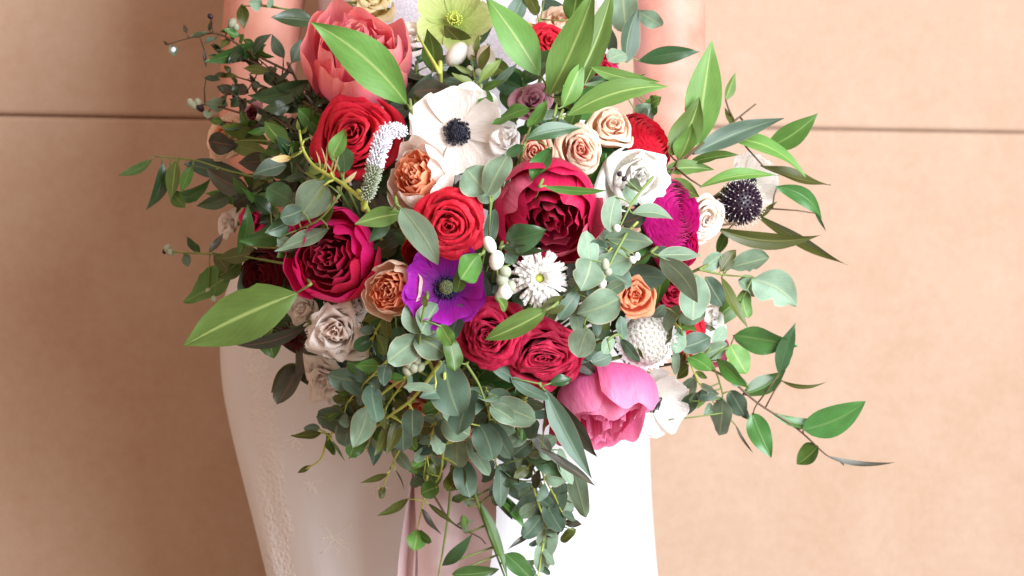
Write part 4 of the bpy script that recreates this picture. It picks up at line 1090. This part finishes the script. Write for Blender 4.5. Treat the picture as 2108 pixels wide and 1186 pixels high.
sprig('eucalyptus_sprig', 'drooping sage eucalyptus sprig in front of the deep red rose by the magenta blooms', 'sprig', [(1340, 520), (1400, 560), (1420, 610), (1390, 660)],
      [RD(1398, 578, 120, 62, 310, 'euc', k='ovate'), RD(1430, 612, 96, 66, 265, 'euc'), RD(1398, 526, 90, 36, 0, 'euc', k='lance'), RD(1384, 655, 60, 36, 240, 'euc'), RD(1425, 650, 60, 40, 200, 'euc'), RD(1355, 640, 36, 26, 220, 'eucd'), RD(1470, 600, 70, 44, 300, 'eucd'), RD(1360, 520, 50, 26, 180, 'eucd')], off=-.04)
sprig('eucalyptus_sprig', 'pale eucalyptus sprig spreading right below the narrow olive leaves', 'sprig', [(1440, 555), (1490, 566), (1550, 570)],
      [(1548, 575, 1640, 632, 84, 'euc', dict(k='ovate', jag=.45, bend=-.10)), (1500, 552, 1584, 530, 56, 'euc', dict(k='tear', jag=.3)), (1520, 575, 1556, 610, 50, 'euc', dict(k='ovate')), (1484, 570, 1540, 676, 30, 'olive', dict(bend=-.05)), (1482, 560, 1516, 514, 32, 'olive', {}), (1526, 622, 1462, 682, 50, 'mid', dict(bend=.12, jag=.3)), RD(1535, 625, 60, 40, 280, 'bay', o=.01), RD(1468, 540, 50, 40, 220, 'euc')], off=-.01, d1=.01)
sprig('ruscus_sprig', 'long ruscus sprig trailing out to the right to a thin curled tip', 'sprig', [(1430, 745), (1500, 780), (1560, 830), (1640, 882), (1700, 936), (1722, 944)],
      [(1508, 690, 1642, 714, 64, 'rus', dict(bend=.03, k='ovate')), (1604, 772, 1638, 664, 40, 'dark', dict(bend=-.04)), (1528, 812, 1618, 762, 46, 'rus', dict(bend=.05)), (1606, 782, 1702, 786, 10, 'olive', dict(bend=.14)), (1652, 884, 1782, 826, 66, 'rus', dict(bend=.07, k='ovate')), (1588, 850, 1722, 866, 26, 'rus', dict(bend=.08)), (1652, 884, 1710, 858, 34, 'bay', {}),
       (1548, 850, 1588, 942, 50, 'rus', dict(k='ovate')), (1684, 918, 1640, 956, 50, 'mid', dict(k='ovate')), (1700, 938, 1842, 952, 13, 'bronze', dict(bend=.03)), (1725, 945, 1738, 960, 7, 'bronze', {}), (1476, 738, 1542, 800, 36, 'mid', dict(bend=-.03)), (1522, 826, 1545, 868, 20, 'dark', {}), (1500, 770, 1540, 790, 30, 'euc', {})],
      off=-.01, d1=.02, stemmat='twig')
sprig('eucalyptus_sprig', 'small-leaved eucalyptus sprig in front of the scarlet rose and trailing downwards', 'sprig', [(1395, 640), (1410, 700), (1460, 740), (1485, 800), (1490, 850)],
      [RD(1395, 700, 56, 34, 260, 'euc'), RD(1432, 705, 66, 48, 20, 'eucd'), RD(1466, 720, 66, 48, 200, 'euc'), RD(1390, 745, 56, 18, 270, 'euc'), RD(1484, 858, 78, 56, 265, 'euc'), RD(1518, 830, 60, 44, 300, 'eucd'), RD(1426, 798, 64, 20, 80, 'euc'), RD(1420, 830, 50, 38, 240, 'dark'), RD(1440, 750, 60, 44, 330, 'mid'), RD(1520, 740, 70, 54, 300, 'bay', jag=.3), RD(1455, 815, 44, 30, 0, 'eucd'), (1512, 872, 1550, 932, 8, 'bronze', dict(bend=.08)), RD(1392, 854, 36, 22, 40, 'moss'), RD(1480, 690, 44, 30, 60, 'euc')], off=-.02, d1=.0, stemmat='stem')
sprig('eucalyptus_sprig', 'slate eucalyptus leaves between the white scabious and the pink peony', 'sprig', [(1250, 700), (1275, 690), (1300, 730)],
      [RD(1280, 680, 60, 30, 95, 'eucd'), RD(1298, 722, 60, 24, 310, 'eucd'), RD(1238, 738, 44, 32, 200, 'eucd'), RD(1252, 712, 40, 28, 240, 'euc'), (1312, 715, 1326, 740, 8, 'olive', {})], off=-.045)
# --- lower centre eucalyptus
sprig('eucalyptus_sprig', 'sage eucalyptus sprig with round paired leaves under the purple anemone', 'sprig', [(880, 610), (868, 660), (862, 720), (850, 760)],
      [RD(850, 656, 66, 40, 100, 'euc'), RD(884, 656, 70, 56, 60, 'euc'), RD(832, 722, 84, 62, 215, 'euc'), RD(886, 712, 76, 62, 330, 'euc'), RD(918, 690, 50, 34, 300, 'bay'), RD(938, 664, 80, 40, 70, 'eucd', o=.012), RD(874, 620, 24, 14, 90, 'moss'), RD(930, 730, 70, 40, 280, 'mid', o=.012)], off=-.045,
      buds=[(846, 732, 9, 'greybud'), (858, 742, 9, 'greybud'), (864, 728, 8, 'greybud'), (842, 750, 9, 'greybud'), (852, 756, 10, 'greybud'), (838, 764, 9, 'moss' if False else 'greybud'), (866, 756, 8, 'greybud')])
sprig('eucalyptus_sprig', 'big slate eucalyptus leaves hanging below the deep red roses', 'sprig', [(960, 750), (985, 790), (1000, 830), (1020, 870)],
      [RD(1056, 850, 100, 60, 340, 'euc'), RD(1000, 806, 74, 46, 170, 'euc'), RD(930, 800, 120, 84, 285, 'eucd', o=.008), RD(960, 850, 100, 70, 250, 'eucd', o=.012), RD(1040, 770, 80, 34, 150, 'eucd'), RD(1030, 905, 90, 40, 300, 'eucd', o=.012), RD(1090, 880, 50, 50, 270, 'eucd', o=.015)], off=-.03)
sprig('eucalyptus_sprig', 'eucalyptus sprig trailing left over the gown on yellow-green stems', 'sprig', [(880, 745), (800, 800), (730, 855), (678, 898), (660, 945), (625, 968)],
      [RD(692, 862, 78, 56, 170, 'eucd'), RD(714, 890, 60, 50, 260, 'eucd'), RD(642, 882, 34, 22, 180, 'eucd'), (664, 890, 598, 896, 22, 'olive', {}), RD(680, 915, 46, 28, 290, 'mid'), (682, 905, 710, 950, 7, 'olive', {}), (640, 958, 612, 974, 12, 'olive', {}), RD(740, 800, 80, 54, 150, 'eucd'), RD(770, 830, 80, 60, 280, 'eucd'), RD(720, 780, 90, 60, 170, 'eucd', o=.01), RD(790, 780, 70, 50, 60, 'eucd', o=.01), RD(760, 760, 70, 60, 120, 'eucd', o=.02)], off=-.035, d1=.0, stemmat='ystem', r=.0016)
sprig('eucalyptus_sprig', 'second eucalyptus sprig trailing left with strap leaves along a yellow-green stem', 'sprig', [(905, 750), (850, 820), (790, 865), (735, 915), (725, 930)],
      [RD(742, 880, 90, 52, 250, 'euc', k='ovate'), RD(735, 915, 60, 44, 240, 'mid'), (800, 868, 770, 940, 26, 'olive', {}), (820, 858, 795, 936, 28, 'olive', {}), (725, 925, 718, 945, 8, 'dark', {}), RD(830, 900, 60, 40, 270, 'eucd'), RD(865, 800, 70, 18, 175, 'euc'), RD(850, 870, 60, 50, 270, 'eucd', o=.01), RD(800, 900, 60, 40, 260, 'dark', o=.02)], off=-.045, d1=-.01, stemmat='ystem', r=.0018)
sprig('eucalyptus_sprig', 'fine eucalyptus tip hanging in front of the gown', 'sprig', [(845, 830), (835, 900), (810, 950), (785, 1010)],
      [RD(826, 945, 60, 26, 310, 'euc'), (800, 975, 742, 994, 14, 'olive', {}), RD(786, 1014, 26, 18, 260, 'olive'), (812, 965, 832, 1010, 4, 'olive', {}), RD(845, 905, 50, 30, 300, 'bay')], off=-.02, d1=.0, stemmat='ystem')
sprig('eucalyptus_sprig', 'eucalyptus cascade with pale round leaves hanging at the middle of the bouquet', 'sprig', [(915, 770), (914, 850), (912, 930), (905, 980), (880, 1010)],
      [RD(938, 880, 66, 58, 330, 'euc'), RD(942, 932, 64, 58, 270, 'euc'), RD(880, 970, 76, 60, 120, 'mid', k='ovate'), RD(900, 960, 50, 30, 40, 'bay'), RD(900, 905, 80, 26, 190, 'euc'), RD(880, 920, 60, 50, 200, 'eucd', o=.015), RD(960, 985, 80, 50, 280, 'eucd', o=.01), RD(985, 940, 90, 36, 300, 'euc'), RD(935, 985, 60, 50, 240, 'olive', o=.006), RD(1000, 910, 80, 60, 290, 'eucd', o=.01)], off=-.03, d1=.0, stemmat='ystem', r=.0016)
sprig('eucalyptus_sprig', 'slate and sage eucalyptus cascade hanging before the white front of the gown', 'sprig', [(1060, 860), (1080, 930), (1110, 990), (1130, 1050), (1125, 1130)],
      [RD(1062, 958, 66, 60, 80, 'euc', k='tear'), (1072, 908, 1156, 985, 58, 'dark', dict(k='ovate')), RD(1190, 1010, 116, 50, 285, 'euc'), RD(1095, 1040, 100, 70, 200, 'eucd'), RD(1075, 1010, 80, 54, 150, 'eucd'), RD(1140, 1030, 90, 44, 70, 'eucd'), RD(1128, 1105, 90, 50, 265, 'euc'), RD(1140, 1065, 70, 44, 300, 'eucd'), RD(1160, 1040, 60, 40, 30, 'euc'), (1110, 1090, 1045, 1132, 14, 'bronze', {}), RD(1170, 1102, 40, 24, 220, 'olive'), RD(1160, 1075, 34, 14, 260, 'eucd'), RD(1118, 920, 70, 44, 40, 'euc'), RD(1030, 1000, 90, 40, 270, 'eucd', o=.01), RD(1165, 960, 80, 30, 290, 'euc'), RD(1095, 1085, 60, 40, 230, 'eucd'), RD(1115, 1150, 60, 46, 280, 'euc')],
      off=-.02, d1=.0, buds=[(1128, 980, 6, 'bud'), (1136, 984, 5, 'bud')])
sprig('bronze_leaves', 'dark bronze leaves drooping beside the pale pink peony', 'leaves', [(1110, 790), (1130, 820)],
      [(1128, 812, 1230, 940, 44, 'bronze', dict(bend=.05)), (1122, 800, 1218, 985, 46, 'eucd', dict(bend=.02)), (1112, 922, 1226, 1000, 22, 'bronze', dict(bend=.05)), (1120, 800, 1175, 930, 24, 'bronze', {}), (1150, 850, 1215, 905, 30, 'rus', {}), (1130, 790, 1180, 780, 26, 'dark', {}), RD(1090, 800, 90, 30, 330, 'eucd')], off=-.035)
sprig('trailing_vine', 'dark strap-leaved vine hanging in front of the mauve ribbon', 'vine', [(960, 960), (985, 1040), (1010, 1110), (1042, 1195)],
      [(985, 1030, 1045, 1195, 24, 'mid', dict(k='strap')), (1020, 1010, 1082, 1088, 30, 'mid', {}), (1015, 1000, 1055, 1070, 28, 'dark', {}), (1040, 1140, 1100, 1200, 44, 'rus', dict(k='ovate')), (930, 1182, 1028, 1172, 38, 'rus', dict(k='ovate', bend=.04)), (910, 1165, 972, 1100, 28, 'dark', dict(bend=.04)), (930, 1032, 962, 1015, 20, 'rus', {}), RD(970, 1020, 50, 30, 70, 'euc'), RD(955, 1080, 40, 18, 100, 'euc'), (1060, 1150, 1110, 1195, 40, 'euc', {})], off=.0, d1=.0, r=.002)
sprig('trailing_vine', 'fine vine with a bright green heart-shaped leaf hanging before the ribbon', 'vine', [(880, 980), (872, 1030), (858, 1095)],
      [RD(856, 1112, 44, 44, 260, 'bay', k='tear'), RD(876, 1105, 34, 24, 320, 'mid'), (842, 1026, 775, 1062, 20, 'olive', dict(bend=-.04)), (866, 1044, 908, 1100, 18, 'bronze', {}), (880, 1035, 940, 1082, 12, 'olive', {}), RD(885, 1010, 40, 40, 200, 'mid')], off=-.01, d1=.0, stemmat='ystem', r=.0012)
sprig('trailing_stalk', 'single dark green stalk hanging down the mauve ribbon', 'stalk', [(930, 960), (925, 1040), (914, 1120), (900, 1200)], [(925, 1000, 945, 1010, 12, 'mid', {})], off=-.01, d1=.0, r=.0018)
sprig('brown_twig', 'thin brown twig crossing the mauve ribbon', 'twig', [(890, 1015), (930, 1075), (985, 1105), (1000, 1120)], [(940, 1080, 975, 1070, 12, 'euc', {}), RD(956, 1075, 26, 18, 100, 'bay')], off=-.005, d1=.0, stemmat='twig', r=.0012)

def fine_euc(label, stem, n, off, d1, size, mats, stemmat='ystem'):
    lv = []; L_ = len(stem) - 1
    for j in range(n):
        q = (j + .5) / n * L_; i = min(L_ - 1, int(q)); fr = q - i
        x = stem[i][0] + (stem[i + 1][0] - stem[i][0]) * fr; y = stem[i][1] + (stem[i + 1][1] - stem[i][1]) * fr
        dx, dy = stem[i + 1][0] - stem[i][0], stem[i + 1][1] - stem[i][1]
        a = math.atan2(dy, dx) + (1 if j % 2 else -1) * rng.uniform(.5, 1.3); ln = size * rng.uniform(.75, 1.25) * (1.1 - .4 * j / n)
        lv.append((x + math.cos(a) * 5, y + math.sin(a) * 5, x + math.cos(a) * (5 + ln), y + math.sin(a) * (5 + ln), ln * rng.uniform(.55, .85), rng.choice(mats), dict(k=rng.choice(['round', 'ovate', 'round']), o=rng.uniform(-.006, .006), roll=rng.uniform(-.9, .9))))
    sprig('eucalyptus_sprig', label, 'sprig', stem, lv, off=off, d1=d1, stemmat=stemmat, r=.0012)
EU = ['euc', 'euc', 'eucd', 'bay', 'olive']
fine_euc('fine eucalyptus sprig trailing beside the lowest blush spray rose', [(800, 740), (750, 790), (715, 830), (690, 880)], 16, -.03, -.01, 44, ['eucd', 'eucd', 'mid', 'olive'])
fine_euc('fine eucalyptus sprig hanging between the two yellow-green trailing stems', [(850, 760), (800, 830), (770, 880), (755, 930)], 16, -.025, .0, 42, ['eucd', 'mid', 'olive', 'euc'])
fine_euc('fine eucalyptus sprig hanging over the top of the mauve ribbon', [(930, 780), (900, 860), (880, 930), (872, 985)], 18, -.015, .0, 46, EU)
fine_euc('fine eucalyptus sprig hanging under the big slate leaves', [(1000, 800), (1010, 880), (1020, 950), (1040, 1010)], 18, -.015, .0, 48, ['eucd', 'euc', 'eucd', 'dark'])
fine_euc('fine eucalyptus sprig hanging beside the bronze leaves', [(1080, 820), (1095, 900), (1115, 970), (1150, 1040), (1160, 1090)], 20, -.02, .0, 46, ['eucd', 'euc', 'eucd', 'bronze'])
fine_euc('fine eucalyptus tip hanging lowest before the white front of the gown', [(1090, 930), (1100, 1010), (1120, 1080), (1112, 1160), (1105, 1195)], 16, -.005, .0, 38, EU)
fine_euc('fine eucalyptus sprig under the small-leaved sprig and scarlet rose', [(1380, 640), (1410, 720), (1440, 790), (1470, 830)], 16, -.01, .01, 36, EU)
fine_euc('fine eucalyptus sprig beside the white chrysanthemum', [(1300, 470), (1250, 520), (1190, 590), (1170, 640)], 12, -.035, -.03, 40, ['euc', 'euc', 'eucd'])
fine_euc('fine eucalyptus sprig between the peach garden rose and blush spray rose', [(800, 640), (775, 680), (760, 720), (745, 760)], 12, -.01, .0, 40, ['eucd', 'euc', 'dark', 'moss'])
# greenery packed between the blooms so no gap is hollow
FG = 'greenery packed between the blooms'
import re
def filler_label(px, py):
    lab = min(BLOOMS, key=lambda b: (b[0] - px) ** 2 + (b[1] - py) ** 2)[2]
    w = lab.split()
    if len(w) > 10:
        w = w[:10]
        while w[-1] in ('the', 'a', 'of', 'and', 'by', 'its', 'behind', 'beside', 'under', 'over', 'above', 'with', 'out', 'between', 'among', 'next', 'to', 'large', 'light', 'dark', 'few', 'large', 'white', 'red', 'green', 'pale', 'small'): w.pop()
    return 'dark filler leaves packed behind the ' + ' '.join(w)
k = 0
for i in range(64):
    a = i * 2.39996; q = math.sqrt((i + .5) / 64)
    px, py = 935 + 440 * q * math.cos(a), 490 + 400 * q * math.sin(a)
    if py < -40: continue
    lv = []
    for j in range(6):
        aa = rng.uniform(0, 6.28); ln = rng.uniform(60, 105); bx, by = px + rng.uniform(-25, 25), py + rng.uniform(-25, 25)
        mt = rng.choice(['dark', 'dark', 'mid', 'rus', 'eucd', 'eucd', 'olive', 'bronze'])
        lv.append((bx, by, bx + math.cos(aa) * ln, by + math.sin(aa) * ln, rng.uniform(32, 54), mt, dict(k=rng.choice(['lance', 'ovate', 'round']), dd=rng.uniform(-.02, .03))))
    sprig('filler_sprig', filler_label(px, py), 'sprig', [(px + rng.uniform(-10, 10), py + rng.uniform(-10, 10)), (px, py)], lv, off=.035, group=FG)

# ------------------------------------------------------------------ ribbon round the stems
M['ribbon'] = plain_mat('mauve_satin_ribbon', (0.60, 0.44, 0.46), rough=.62, noise=.08, scale=25, spec=.2)
rb = empty('ribbon', Matrix.Translation(P(925, 930, .12)))
tag(rb, 'mauve satin ribbon tied round the stems with wide tails hanging down', 'ribbon')
ri = rb.matrix_world.inverted()
axis = [BIND.lerp(TAIL, t) for t in np.linspace(.30, .96, 16)]
v, f, uv = tube([ri @ p for p in axis], .027, .030, 24)
mesh_obj('wrap', v, f, M['ribbon'], rb, uv)
def tail(pxa, pxb, wtop, wbot, y0, y1, ph):
    nu, nv = 13, 40; vs, uv = [], []
    for j in range(nv):
        t = j / (nv - 1); py = 950 + 560 * t
        c = pxa + (pxb - pxa) * t + 10 * math.sin(t * 6 + ph); w = (wtop + (wbot - wtop) * t) * (1 + .10 * math.sin(t * 8 + 2 * ph))
        for i in range(nu):
            u = -1 + 2 * i / (nu - 1)
            y = y0 + (y1 - y0) * t + .007 * math.sin(u * 4.2 + ph + t * 1.2) + .002 * math.sin(u * 9 + t * 4)
            vs.append(ri @ P(c + u * w / 2, py, y)); uv.append((i / (nu - 1), t))
    mesh_obj('tail', vs, grid_faces(nu, nv), M['ribbon'], rb, uv)
tail(928, 932, 150, 168, .112, .142, .3)
tail(856, 846, 40, 46, .124, .150, 2.1)

scene.render.engine = 'CYCLES'
bpy.context.view_layer.update()
